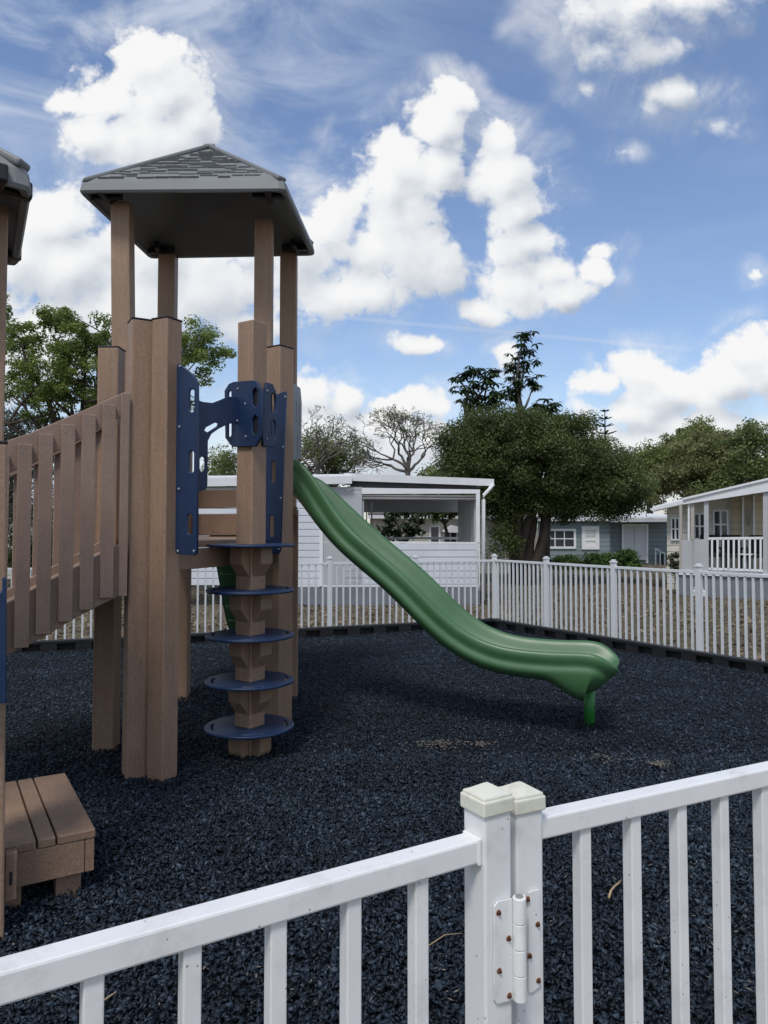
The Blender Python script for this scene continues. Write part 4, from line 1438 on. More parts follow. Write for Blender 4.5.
MB().prism([to(536, 517.8) - Vector((0, .4, 0)), to(612, 518) - Vector((0, .4, 0)), to(612, 514.5) + Vector((0, 3, 0)), to(536, 514.5) + Vector((0, 3, 0))], UP * .06).build('roof', M['roofwhite'], teal)
MB().prism([to(608, 518.5), to(674, 518.2), to(674, 521.8), to(608, 522.3)], Vector((0, -.9, 0))).build('carport_fascia', M['greytrim'], teal)
MB().prism([to(608, 518.3) - Vector((0, .9, 0)), to(674, 518) - Vector((0, .9, 0)), to(674, 513.5) + Vector((0, 3, 0)), to(614, 513.3) + Vector((0, 3, 0))], UP * .06).build('carport_roof', M['roofwhite'], teal)
window(teal, TP, (1, -.02), 545.5, 573.5, 531, 546.5, tn, 3, 2, .09)
window(teal, TP, (1, -.02), 585.5, 595, 530, 545.5, tn, 1, 3, .16, blind=True)
dP = TP + Vector((0, .28, 0)); do = lambda x, y: onp(x, y, dP, (1, -.02))
dr = MB().prism([do(623, 525.5), do(645.5, 525.5), do(645.5, 560), do(623, 560)], Vector((0, -.05, 0))).build('door', M['door'], teal)
MB().prism([do(621.3, 524), do(623, 524), do(623, 560), do(621.3, 560)], Vector((0, -.09, 0))).prism([do(645.5, 524), do(647.5, 524), do(647.5, 563), do(645.5, 563)], Vector((0, -.09, 0))).prism([do(623, 524), do(645.5, 524), do(645.5, 525.5), do(623, 525.5)], Vector((0, -.09, 0))).build('frame', M['trim'], dr)
MB().prism([do(633.9, 525.8), do(634.6, 525.8), do(634.6, 560), do(633.9, 560)], Vector((0, -.065, 0))).build('door_seam', M['greytrim'], dr)
sr = MB()
for x in (648.5, 653, 657.5):
    sr.bar(do(x, 548 + (x - 648) * .5) - Vector((0, .8, 0)), do(x, 564) - Vector((0, .8, 0)), .05, .05, up=(0, 1, 0))
sr.bar(do(648, 548) - Vector((0, .8, 0)), do(658, 553) - Vector((0, .8, 0)), .06, .06)
sr.build('step_railing', M['siding_teal'], teal)
MB().prism([do(659, 554), do(667, 554), do(667, 567), do(659, 567)], Vector((0, -.5, 0))).build('utility_box', M['black'], teal)

# --- cream house with porch on the right
rh = empty('porch_house', (hx(740, 18), 18, 0), 'cream sided mobile home with white railed porch beyond the right fence', 'house')
WD = (1.53, -.8)
wdv = Vector((WD[0], WD[1], 0)).normalized()
wn = Vector((wdv.y, -wdv.x, 0))              # towards the camera
if wn.y > 0: wn = -wn
P0 = Vector((hx(683, 17.0), 17.0, 0))
W0 = P0 - wn * 1.8
wo = lambda x, y: onp(x, y, W0, WD)
ro = lambda x, y: onp(x, y, P0, WD)
def wquad(fn, pts, th, name, mat, par=rh):
    return MB().prism([fn(x, y) for x, y in pts], th).build(name, mat, par)
wquad(wo, [(667, 506), (729, 490.5), (729, 590), (667, 590)], -wn * .1, 'wall', M['siding_cream'])
wquad(wo, [(729, 490.5), (800, 474), (800, 592), (729, 590)], -wn * .1, 'tan_wall', M['siding_tan'])
e0 = wo(667, 540); e0.z = 0
MB().prism([e0 + UP * .05 - wn * .1, e0 + UP * 1.95 - wn * .1, e0 - wn * 7 + UP * 1.95, e0 - wn * 7 + UP * .05], wdv * .1).build('end_wall', M['siding_cream'], rh)
for px0, px1, y0, y1 in ((672.6, 678.6, 519, 539), (695.6, 704, 514.5, 538), (715, 726.8, 511.5, 537.5)):
    window(rh, W0, WD, px0, px1, y0, y1, wn, 2, 2, .035)
wquad(wo, [(728, 499), (731.3, 498.5), (731.3, 590), (728, 590)], wn * .05, 'corner_trim', M['taupe'])
dr = wquad(wo, [(744, 499), (753, 497.5), (753, 582), (744, 582)], wn * .03, 'door', M['beigedoor'])
gl = [wo(748.5 + 2.0 * math.cos(t), 516 + 10.5 * math.sin(t)) for t in np.linspace(0, 2 * math.pi, 14, endpoint=False)]
MB().prism([p + wn * .032 for p in gl], wn * .012).build('oval_glass', M['glass'], dr)
MB().prism([wo(742.2, 497), wo(744, 497), wo(744, 582), wo(742.2, 582)], wn * .06).prism([wo(753, 495.5), wo(754.8, 495.2), wo(754.8, 582), wo(753, 582)], wn * .06).build('frame', M['trim'], dr)
# fascia and roof
wquad(ro, [(683, 500.3), (768, 480.5), (806, 471.5), (806, 484.5), (768, 491.5), (683, 504.6)], wn * .06, 'fascia', M['roofwhite'])
fa, fb = ro(683, 500.3), ro(806, 471.5)
MB().prism([fa + wn * .10, fb + wn * .10, fb - wn * 7 + UP * .25, fa - wn * 7 + UP * .25], UP * .05).build('roof', M['roofwhite'], rh)
g0_, g1_ = wo(652.5, 509.3), wo(686, 500.2)
MB().prism([wo(652.5, 509), wo(690, 499.5), wo(690, 503.5), wo(655, 511.5)], wn * .5).build('eave_trim', M['trim'], rh)
MB().prism([wo(652.5, 508.6), wo(690, 499), wo(690, 499) - wn * 6 + UP * .2, wo(652.5, 508.6) - wn * 6 + UP * .2], UP * .05).build('side_roof', M['roofwhite'], rh)
MB().prism([ro(684, 504.8) - wn * .02, ro(804, 484.8) - wn * .02, ro(804, 484.8) - wn * 1.75 + UP * .12, ro(684, 504.8) - wn * 1.75 + UP * .12], UP * .03).build('porch_ceiling', M['taupe'], rh)
for px0, px1, yt0, yb0, mat_ in ((679.3, 682.2, 505, 571, 'taupe'), (690.7, 694.2, 503.5, 541, 'taupe'), (704, 708.6, 501.5, 572, 'greytrim'), (763, 768, 492, 574, 'greytrim')):
    wquad(ro, [(px0, yt0), (px1, yt0), (px1, yb0), (px0, yb0)], -wn * .10, 'porch_column', M[mat_])
wquad(ro, [(687.8, 504.2), (689.6, 504), (689.6, 541), (687.8, 541)], -wn * .05, 'downpipe', M['trim'])
wquad(ro, [(708.6, 537.4), (763, 536.8), (763, 539.2), (708.6, 539.8)], -wn * .07, 'handrail', M['trim'])
wquad(ro, [(708.6, 567.6), (763, 569.6), (763, 571.8), (708.6, 569.6)], -wn * .06, 'bottom_rail', M['trim'])
for px in (712, 717.5, 723.2, 728.4, 733.8, 739, 744.5, 749.8, 755.2, 760.6):
    wquad(ro, [(px - 1, 538.5), (px + 1, 538.5), (px + 1, 570), (px - 1, 570)], -wn * .04, 'baluster', M['trim'])
wquad(ro, [(682.2, 539.3), (704, 539.3), (704, 571), (682.2, 570.5)], -wn * .03, 'screen_panel', M['greytrim'])
wquad(ro, [(692.6, 539.8), (693.6, 539.8), (693.6, 570.6), (692.6, 570.6)], wn * .01, 'panel_seam', M['taupe'])
fl0, fl1 = ro(676, 570.8), ro(806, 575.5)
zfl = ro(730, 572).z
MB().prism([fl0 + wn * .05, fl1 + wn * .05, fl1 - wn * 1.78, fl0 - wn * 1.78], UP * -.08).build('porch_floor', M['trim'], rh)
wquad(ro, [(678, 575), (806, 580), (806, 606), (678, 600)], -wn * .06, 'skirting', M['skirt'])

# porch furniture
def patio_chair(px, dep, label, ang):
    c = onp(px, 560, P0 - wn * dep, WD); c.z = zfl
    t = empty('patio_chair', c, label, 'chair', 'black patio chairs on the right porch')
    rz = rotz(ang)
    g = lambda x, y, z: c + rz @ Vector((x, y, 0)) + UP * z
    MB().box(g(0, 0, .34), (.42, .42, .09), ang, .02).build('seat', M['blackcloth'], t)
    MB().box(g(0, .2, .58), (.42, .07, .46), ang, .02).build('backrest', M['blackcloth'], t)
    for sx in (-1, 1):
        MB().bar(g(sx * .23, -.2, .50), g(sx * .23, .2, .50), .05, .04).build('armrest', M['black'], t)
        for sy in (-1, 1):
            MB().bar(g(sx * .21, sy * .19, 0), g(sx * .21, sy * .19, .50), .035, .035, up=(0, 1, 0)).build('leg', M['black'], t)


patio_chair(714, .9, 'black cushioned patio chair in front of the right-hand house window', R(10))
patio_chair(733, .8, 'black cushioned patio chair between the two others on the railed porch', R(-15))
patio_chair(759, .7, 'black patio chair at the right end of the porch rail, past the oval-glass door', R(-30))
tb = onp(746, 565, P0 - wn * .6, WD); tb.z = zfl
t_ = empty('side_table', tb, 'small pale side table between the black chairs on the porch', 'table')
MB().tube([tb + UP * .36, tb + UP * .39], .17, 18).build('table_top', M['trim'], t_)
MB().tube([tb, tb + UP * .36], .03, 8).build('leg', M['trim'], t_)
# stuff around the right house: white block, plant pot shrub
wb = ground(700, 597)
wbk = MB()
wbk.box(wb + UP * .08, (.34, .24, .16), R(20), .03).box(wb + Vector((.0, .0, .19)), (.22, .16, .07), R(20), .03)
tag(wbk.build('concrete_block', M['trim'], loc=tuple(wb)), 'white stepped concrete block on the lawn by the right porch', 'block')

# concrete path along the teal house and the right house
pth = [ground(668, 566), ground(690, 572), ground(700, 580), ground(716, 596), ground(706, 596), ground(688, 582), ground(660, 570)]
MB().face([p + UP * .004 for p in pth]).build('path', M['concrete'])['kind'] = 'structure'

# lamp post by the teal house
lb = at(549, 566, 27.0); lb.z = 0
lamp = empty('lamp_post', lb, 'small black garden lamp post in front of the teal house window', 'lamp')
MB().tube([lb, lb + UP * at(549, 541, 27).z], .045, 8).build('pole', M['black'], lamp)
zl = at(549, 541, 27).z
hd = MB().tube([lb + UP * zl, lb + UP * (zl + .05)], [.06, .10], 8).tube([lb + UP * (zl + .19), lb + UP * (zl + .24), lb + UP * (zl + .28)], [.13, .07, .02], 8)
hd.build('lantern_cap', M['black'], lamp)
MB().tube([lb + UP * (zl + .05), lb + UP * (zl + .19)], [.07, .10], 8).build('lantern_glass', M['lens'], lamp)


# ------------------------------------------------------------------ VEGETATION
def leaf_cloud(centres, radii, per, size, aspect=.5, droop=0.0, flat=0.0):
    """small leaf quads spread around cluster centres -> verts, faces"""
    C = np.repeat(np.asarray(centres), per, axis=0)
    Rr = np.repeat(np.asarray(radii), per)
    n = len(C)
    d = rng.normal(0, 1, (n, 3)); d /= np.linalg.norm(d, axis=1)[:, None]
    r = Rr * rng.random(n) ** .45
    P = C + d * r[:, None] * np.array([1, 1, .72])
    nrm = d * .5 + rng.normal(0, .6, (n, 3)) + np.array([0, 0, .75 + flat])
    nrm /= np.linalg.norm(nrm, axis=1)[:, None]
    t = rng.normal(0, 1, (n, 3)) + np.array([0, 0, -droop])
    u = np.cross(nrm, t); u /= np.linalg.norm(u, axis=1)[:, None]
    v = np.cross(nrm, u)
    s = size * rng.uniform(.6, 1.25, n)
    a, b = u * (s * .5)[:, None], v * (s * .5 * aspect)[:, None]
    bend = nrm * (s * .12)[:, None]
    V = np.stack([P - a, P - b + bend, P + a, P + b + bend], 1).reshape(-1, 3)
    return V, np.arange(n * 4).reshape(n, 4)


def limb(mbx, p0, p1, r0, r1, wob=.08, seg=6, steps=5):
    p0, p1 = Vector(p0), Vector(p1)
    L_ = (p1 - p0).length
    pts, rad = [], []
    w = Vector((random.uniform(-1, 1), random.uniform(-1, 1), random.uniform(-.3, .8))) * L_ * wob * 2
    for i in range(steps + 1):
        t = i / steps
        j = Vector((random.uniform(-1, 1), random.uniform(-1, 1), random.uniform(-1, 1))) * L_ * wob * .35 * (1 if 0 < i < steps else 0)
        pts.append(p0.lerp(p1, t) + w * math.sin(math.pi * t) + j)
        rad.append(r0 + (r1 - r0) * t)
    mbx.tube(pts, rad, seg, cap=False)
    return pts


def tree(name, label, cat, base, ells, ncl, per, lsize, lmat, bmat, cl_r, trunk_r, fork, nlimbs=14, group=None, shell=.5, aspect=.5, droop=0, lim_mul=1.0, trunks=1):
    """ells: list of (centre, radii, weight); clusters are spread through their volume (biased to the shell)"""
    t = empty(name, base, label, cat, group)
    ws = np.array([e[2] for e in ells], float); ws /= ws.sum()
    cents, rads = [], []
    for _ in range(ncl):
        c, r, _w = ells[rng.choice(len(ells), p=ws)]
        d = rng.normal(0, 1, 3); d /= np.linalg.norm(d)
        q = (shell + (1 - shell) * rng.random()) if rng.random() < .8 else rng.random()
        cents.append(np.array(c) + d * q * np.array(r))
        rads.append(cl_r * rng.uniform(.55, 1.25))
    V, Fq = leaf_cloud(cents, rads, per, lsize, aspect, droop)
    np_mesh('crown', V, Fq, lmat, t)
    tr = MB()
    b = Vector(base)
    fk = []
    for k in range(trunks):
        o_ = Vector((random.uniform(-1, 1), random.uniform(-1, 1), 0)) * (trunk_r * 1.2 if trunks > 1 else 0)
        top = Vector(fork) + (Vector((random.uniform(-1, 1), random.uniform(-.5, .5), random.uniform(-.3, .5))) * .6 if trunks > 1 else Vector())
        limb(tr, b + o_ - UP * .1, top, trunk_r, trunk_r * .7, .05, 9, 6)
        fk.append(top)
    idx = rng.permutation(len(cents))[:nlimbs]
    for i in idx:
        f = random.choice(fk)
        c = Vector(cents[i])
        mid = f.lerp(c, random.uniform(.45, .6)) + Vector((0, 0, random.uniform(-.1, .25) * (c - f).length * .4))
        r = trunk_r * .42 * lim_mul
        limb(tr, f, mid, r, r * .5, .07)
        limb(tr, mid, c, r * .5, r * .12, .1)
        for _ in range(2):
            c2 = Vector(cents[int(rng.integers(len(cents)))])
            if (c2 - mid).length < (c - f).length * .9:
                limb(tr, mid, c2, r * .35, r * .08, .1, 5)
    tr.build('trunk', bmat, t)
    return t


def ep(px, py, Y, rpx, rpy, rdep, w=1.0):
    c = at(px, py, Y)
    return (tuple(c), (rpx / F * Y, rdep, rpy / F * Y), w)


# left oak behind the towers
Yk = 17.0
tree('oak_tree', 'open crowned green oak behind the towers at the left', 'tree', (hx(70, Yk), Yk, 0),
     [ep(60, 375, Yk, 70, 55, 1.6, 3), ep(95, 345, Yk, 40, 28, 1.2, 1.2), ep(60, 318, Yk, 26, 16, .9, .45), ep(205, 350, Yk, 26, 30, 1.0, .8), ep(170, 365, Yk, 40, 40, 1.2, 1.2), ep(10, 335, Yk, 26, 40, 1.2, .7), ep(120, 400, Yk, 80, 35, 1.4, 1.6), ep(-60, 370, Yk, 60, 60, 1.6, 1.4)],
     360, 130, .085, M['oakleaf'], M['bark'], .25, .22, (hx(80, Yk), Yk, 2.4), 26, shell=.35)
Yg = 20.0
tree('grey_tree', 'pale greyish small-leaved tree lower at the far left below the oak', 'tree', (hx(0, Yg), Yg, 0),
     [ep(0, 430, Yg, 60, 36, 1.4, 2), ep(40, 470, Yg, 40, 40, 1.2, 1.0), ep(20, 520, Yg, 45, 25, 1.0, .7)],
     190, 80, .08, M['greyleaf'], M['greybark'], .36, .14, (hx(5, Yg), Yg, 2.2), 16, shell=.3)
tree('dark_bush', 'dark bush in front of the small pale house behind the bridge', 'bush', (hx(42, 19.5), 19.5, 0),
     [ep(40, 552, 19.5, 24, 26, .6, 1), ep(15, 556, 19.5, 16, 18, .6, .5)], 60, 60, .10, M['darkleaf'], M['bark'], .25, .05, (hx(42, 19.5), 19.5, .4), 6, shell=.3)
# trees between the tower posts and the porch house
Yb = 27.0
tree('scrubby_tree', 'olive scrubby tree above the white mobile home roof beside the tower', 'tree', (hx(325, Yb), Yb, 0),
     [ep(325, 452, Yb, 40, 24, 1.6, 2), ep(340, 465, Yb, 30, 22, 1.3, 1), ep(222, 460, Yb, 24, 14, 1.4, .8), ep(280, 460, Yb, 40, 20, 1.5, 1)],
     170, 80, .10, M['midleaf'], M['greybark'], .40, .2, (hx(325, Yb), Yb, 2.4), 26, shell=.3)


def bare_tree(label, px0, py0, Y, spreads, r0, name='bare_tree', leafy=70):
    b = Vector((hx(px0, Y), Y, 0))
    t = empty(name, b, label, 'tree')
    tr = MB()
    tips = []
    fork = at(px0, py0, Y)
    limb(tr, b - UP * .1, fork, r0, r0 * .8, .04, 8)

    def grow(p, d, L_, r, lev):
        q = p + d * L_
        limb(tr, p, q, r, r * .66, .10, 6 if lev < 2 else 4, 4 if lev < 3 else 2)
        if lev >= 6:
            tips.append(q); return
        for _ in range(2 if random.random() < .62 else 3):
            nd = (d + Vector((random.gauss(0, .52), random.gauss(0, .5), random.gauss(.06, .30)))).normalized()
            grow(q, nd, L_ * random.uniform(.62, .88), max(r * .60, .006), lev + 1)
    for (tx, ty) in spreads:
        tgt = at(tx, ty, Y)
        d = (tgt - fork).normalized()
        grow(fork, d, (tgt - fork).length * .29, r0 * .55, 0)
    tr.build('trunk', M['greybark'], t)
    cs = [tuple(q) for q in tips]
    cs = [cs[i] for i in rng.permutation(len(cs))[:leafy]]
    V, Fq = leaf_cloud(cs, [.20] * len(cs), 8, .12, .4, .6)
    np_mesh('crown', V, Fq, M['midleaf'], t)


bare_tree('nearly leafless branching tree above the porch roof', 408, 472, 26.0, ((356, 428), (376, 410), (402, 402), (428, 408), (450, 430), (352, 452), (412, 416)), .11)
bare_tree('bare grey branches rising in front of the olive scrubby tree', 318, 470, 25.0, ((296, 436), (312, 418), (338, 412), (358, 428), (345, 420)), .10, leafy=40)

# big dark tree beside the porch house
Yo = 20.5
tree('shade_tree', 'large dark dense tree with several trunks between the white and teal houses', 'tree', (hx(524, Yo), Yo, 0),
     [ep(545, 462, Yo, 82, 48, 2.1, 4), ep(480, 445, Yo, 42, 32, 1.4, 1.5), ep(600, 482, Yo, 42, 32, 1.5, 1.5), ep(530, 428, Yo, 50, 18, 1.4, .8), ep(500, 490, Yo, 46, 30, 1.4, 1), ep(565, 500, Yo, 68, 18, 1.5, 1.2), ep(470, 470, Yo, 32, 34, 1.3, .9), ep(618, 490, Yo, 24, 26, 1.2, .6), ep(590, 468, Yo, 38, 27, 1.3, 1.0), ep(500, 548, Yo - .6, 14, 22, .5, .2)],
     640, 430, .074, M['darkleaf'], M['bark'], .46, .16, (hx(526, Yo), Yo, 2.0), 30, shell=.45, trunks=7)

# umbrella trees rising behind it
def umbrella(label, stems, Y, base_px, name='umbrella_tree'):
    b = Vector((hx(base_px, Y), Y, 0))
    t = empty(name, b, label, 'tree')
    tr = MB(); cs = []; rs = []
    for (x0, y0, tops) in stems:
        f = at(x0, y0, Y)
        limb(tr, b - UP * .1, f, .09, .06, .03)
        for (x, y, r) in tops:
            q = at(x, y, Y + random.uniform(-.3, .3))
            limb(tr, f, q, .05, .022, .06)
            cs.append(q); rs.append(r)
    tr.build('trunk', M['greybark'], t)
    Vs, Fs, n = [], [], 0
    for q, r in zip(cs, rs):
        m = int(14 * r / .45) + 4
        for k in range(m):
            a = random.random() * 6.283
            elv = random.uniform(-.7, 1.35)
            d = Vector((math.cos(a) * math.cos(elv), math.sin(a) * math.cos(elv), math.sin(elv)))
            hub = q + d * r * random.uniform(.55, 1.0) * Vector((1, 1, .7)).length / 1.57
            hub.z = q.z + (hub.z - q.z) * 1.05
            for j in range(7):           # drooping leaflets around each hub
                aa = 6.283 * j / 7 + a
                o_ = Vector((math.cos(aa), math.sin(aa), random.uniform(-1.1, -.1))).normalized()
                s_ = Vector((-math.sin(aa), math.cos(aa), 0))
                L_ = .26 * random.uniform(.8, 1.15); w_ = .045
                p0, p1, p2, p3 = hub, hub + o_ * L_ * .55 + s_ * w_ + UP * .02, hub + o_ * L_, hub + o_ * L_ * .55 - s_ * w_ + UP * .02
                Vs += [tuple(p0), tuple(p1), tuple(p2), tuple(p3)]; Fs.append([n, n + 1, n + 2, n + 3]); n += 4
    np_mesh('crown', np.array(Vs), np.array(Fs), M['bigleaf'], t)


Yu = 22.5
umbrella('tall thin umbrella tree standing above the dark shade tree', [(520, 418, ((525, 341, .36), (527, 366, .50), (514, 372, .3), (516, 388, .3), (533, 385, .22))), (525, 420, ((519, 358, .38), (508, 392, .3)))], Yu, 522)
umbrella('broad leaved tree with round leaf heads left of the tall thin one', [(468, 425, ((462, 383, .40), (474, 378, .40), (486, 388, .46), (468, 398, .42), (480, 405, .45), (490, 375, .28), (497, 400, .40), (492, 412, .4), (476, 415, .4)))], Yu - .4, 472, 'broadleaf_tree')
umbrella('low rounded leafy head right of the tall thin tree', [(545, 425, ((545, 407, .36), (536, 412, .32), (553, 412, .32), (546, 418, .4)))], Yu + .2, 546, 'broadleaf_tree')

# norfolk pine far away
Yn = 60.0
b = Vector((hx(606, Yn), Yn, 0))
t = empty('norfolk_pine', b, 'thin tiered conifer tip far behind the dark shade tree', 'tree')
topz = at(606, 409, Yn).z
MB().tube([b, b + UP * topz], [.25, .03], 6).build('trunk', M['bark'], t)
Vs, Fs, n = [], [], 0
for k in range(12):
    z = topz - .25 - k * .62
    r = .28 + k * .20
    for j in range(6):
        a = 6.283 * j / 6 + k * .5
        d = Vector((math.cos(a), math.sin(a), .22)); s_ = Vector((-math.sin(a), math.cos(a), 0))
        for i in range(7):
            p = b + UP * z + d * r * (i + .6) / 7
            for sgn in (-1, 1):
                q = p + s_ * sgn * .12 + d * .10 + UP * .05
                Vs += [tuple(p - d * .05), tuple(q), tuple(p + d * .14 + UP * .06), tuple(p + UP * .10)]
                Fs.append([n, n + 1, n + 2, n + 3]); n += 4
np_mesh('crown', np.array(Vs), np.array(Fs), M['pine'], t)

# tree line on the right behind the houses
Yr = 52.0
tl_specs = [
    (650, 'pale yellow-green tree just right of the dark shade tree', [ep(650, 470, Yr, 26, 24, 3, 2), ep(640, 485, Yr, 24, 20, 3, 1)], 'paleleaf', Yr),
    (705, 'olive tree behind the roof of the cream mobile home', [ep(700, 465, Yr - 4, 44, 34, 4, 3), ep(680, 488, Yr - 4, 50, 24, 3, 1.5), ep(722, 445, Yr - 4, 26, 20, 3, .8)], 'oliveleaf', Yr - 4),
    (765, 'tall green tree at the right end of the tree line', [ep(762, 465, Yr - 8, 46, 38, 4, 3), ep(748, 440, Yr - 8, 20, 18, 2.5, .6), ep(800, 450, Yr - 8, 40, 40, 4, 1.5), ep(740, 490, Yr - 8, 50, 22, 3, 1)], 'midleaf', Yr - 8),
    (690, 'thin topped green tree rising highest in the tree line', [ep(697, 436, Yr + 4, 20, 14, 2.5, 1), ep(675, 455, Yr + 4, 26, 22, 3, 1.4), ep(730, 452, Yr + 4, 34, 24, 3, 1.4)], 'paleleaf', Yr + 4),
]
for px, lab, el, mt, Y in tl_specs:
    tree('leafy_tree', lab, 'tree', (hx(px, Y), Y, 0), el, 170, 150, .21, M[mt], M['greybark'], .72, .3, (hx(px, Y), Y, 3.5), 16, group='trees behind the right-hand houses', shell=.3)
# low bushes far behind, between houses
for px, lab, Y in ((440, 'green bush beyond the roof of the open porch, left of the dark tree', 34.0), (225, 'green bush above the white roof seen between the tower posts', 30.0)):
    tree('bush', lab, 'bush', (hx(px, Y), Y, 0), [ep(px, 482, Y, 24, 18, 1.5, 1), ep(px, 505, Y, 24, 26, 1.5, 1)], 60, 60, .2, M['midleaf'], M['bark'], .6, .12, (hx(px, Y), Y, 1.2), 8, shell=.3)

# clipped shrubs under the teal house
for px, py, rx, ry, lab in ((566, 567, 15, 10, 'rounded green shrub under the wide teal house window'), (600, 566, 17, 11, 'rounded green shrub under the narrow teal house window'), (625, 565, 12, 12, 'taller rounded shrub nearest the white door')):
    Y = 27.5
    tree('clipped_shrub', lab, 'shrub', (hx(px, Y), Y, 0), [ep(px, py - 1, Y, rx * 1.25, ry * 1.2, .5, 1)], 110, 110, .085, M['hedgeleaf'], M['bark'], .22, .04, (hx(px, Y), Y, .3), 6, group='shrubs in front of the teal house', shell=.4)
# flower plant by the cream wall
tree('flowering_plant', 'small straggly plant against the end of the cream wall', 'plant', (hx(674, 17.6), 17.6, 0), [ep(674, 564, 17.6, 6, 14, .2, 1)], 16, 40, .07, M['greyleaf'], M['greybark'], .10, .012, (hx(674, 17.6), 17.6, .3), 6)

# plumeria behind the porch
Yq = 19.6
b = Vector((hx(402, Yq), Yq, 0))
t = empty('plumeria_tree', b, 'small dark leaved tree seen through the open porch', 'tree')
tr = MB(); tips = []
f = at(402, 545, Yq); limb(tr, b, f, .07, .06, .03)
for x, y in ((392, 518), (400, 512), (412, 516), (388, 530), (408, 528), (416, 532), (396, 536), (418, 519)):
    q = at(x, y, Yq + random.uniform(-.3, .3)); limb(tr, f, q, .045, .03, .1); tips.append(tuple(q))
tr.build('trunk', M['greybark'], t)
V, Fq = leaf_cloud(tips, [.24] * len(tips), 46, .24, .36, .6)
np_mesh('crown', V, Fq, M['plumleaf'], t)
tree('dark_bush', 'dark leafy bush hanging behind the right end of the porch', 'bush', (hx(445, 20.5), 20.5, 0),
     [ep(445, 510, 20.5, 26, 10, .5, 1)], 30, 60, .14, M['darkleaf'], M['bark'], .25, .06, (hx(445, 20.5), 20.5, 1.6), 8, shell=.3)


# ------------------------------------------------------------------ SKY
SUN_EL, SUN_AZ = 57.0, -164.0       # azimuth measured from +Y (view) clockwise; behind-left of the camera
w = bpy.data.worlds.new('World')
sc.world = w
w.use_nodes = True
nt = w.node_tree
for n_ in list(nt.nodes): nt.nodes.remove(n_)
L = nt.links.new
STR = 0.1


def math_(op, a=None, b=None, c=None, clamp=False, tree_=None):
    T = tree_
    n_ = T.nodes.new('ShaderNodeMath'); n_.operation = op; n_.use_clamp = clamp
    for i, v in enumerate((a, b, c)):
        if v is None: continue
        if isinstance(v, (int, float)): n_.inputs[i].default_value = v
        else: T.links.new(v, n_.inputs[i])
    return n_.outputs[0]


# cloud blobs: (px, py, rx, ry) as directions on the sky
BLOBS = [
    (148, 62, 46, 38), (165, 95, 62, 50), (110, 100, 52, 40), (66, 106, 30, 20), (195, 125, 34, 45), (150, 140, 70, 40), (88, 140, 38, 30),
    (60, 215, 55, 42), (20, 240, 60, 60), (70, 265, 80, 60), (150, 250, 80, 60), (205, 280, 70, 62), (120, 310, 110, 40),
    (455, 100, 26, 24), (432, 120, 34, 32), (405, 165, 50, 45), (385, 190, 42, 40), (440, 165, 32, 40), (330, 225, 45, 42), (300, 250, 50, 60), (400, 240, 62, 55), (350, 290, 80, 40), (440, 270, 35, 35),
    (500, 138, 26, 28), (505, 175, 42, 45), (520, 210, 46, 36), (530, 240, 40, 34), (548, 272, 38, 30), (594, 248, 25, 17), (590, 268, 28, 25), (520, 290, 50, 34), (478, 308, 40, 20), (560, 292, 40, 22),
    (416, 343, 30, 14), (508, 350, 18, 20),
    (380, 448, 150, 44), (690, 450, 150, 44), (300, 395, 46, 40), (30, 340, 100, 70), (250, 330, 60, 30, .2), (430, 402, 38, 22), (395, 405, 38, 16), (345, 402, 26, 24), (310, 425, 40, 40), (370, 430, 90, 28), (440, 440, 90, 26),
    (600, 384, 30, 16), (640, 374, 44, 24), (670, 395, 70, 30), (745, 345, 36, 26), (728, 372, 46, 34), (768, 365, 50, 44), (640, 415, 70, 22), (700, 430, 110, 26),
    (622, 12, 80, 46, .04), (690, 2, 70, 36, .08), (598, 50, 38, 28, .12), (645, 55, 56, 34, .1), (668, 92, 54, 32, .1), (645, 108, 36, 22, .3), (712, 128, 34, 18, .3), (628, 150, 26, 14, .45), (590, 88, 24, 20, .4), (758, 275, 22, 16, .45), (740, 0, 40, 24, .35),
]
den = bpy.data.node_groups.new('cloud_density', 'ShaderNodeTree')
den.interface.new_socket('Dir', in_out='INPUT', socket_type='NodeSocketVector')
den.interface.new_socket('Density', in_out='OUTPUT', socket_type='NodeSocketFloat')
den.interface.new_socket('Soft', in_out='OUTPUT', socket_type='NodeSocketFloat')
den.interface.new_socket('Mass', in_out='OUTPUT', socket_type='NodeSocketFloat')
gi = den.nodes.new('NodeGroupInput'); go = den.nodes.new('NodeGroupOutput')
D = gi.outputs[0]
sx = den.nodes.new('ShaderNodeSeparateXYZ'); den.links.new(D, sx.inputs[0])
ysafe = math_('MAXIMUM', sx.outputs['Y'], 0.08, tree_=den)
qx = math_('DIVIDE', sx.outputs['X'], ysafe, tree_=den)
qz = math_('DIVIDE', sx.outputs['Z'], ysafe, tree_=den)
cb = den.nodes.new('ShaderNodeCombineXYZ'); den.links.new(qx, cb.inputs[0]); den.links.new(qz, cb.inputs[1])
Q = cb.outputs[0]


def dnoise(scale, detail, rough, vec, ntype='FBM', dist=0.0):
    n_ = den.nodes.new('ShaderNodeTexNoise'); n_.noise_dimensions = '3D'
    n_.inputs['Scale'].default_value = scale; n_.inputs['Detail'].default_value = detail; n_.inputs['Roughness'].default_value = rough
    n_.inputs['Distortion'].default_value = dist
    den.links.new(vec, n_.inputs['Vector'])
    return n_


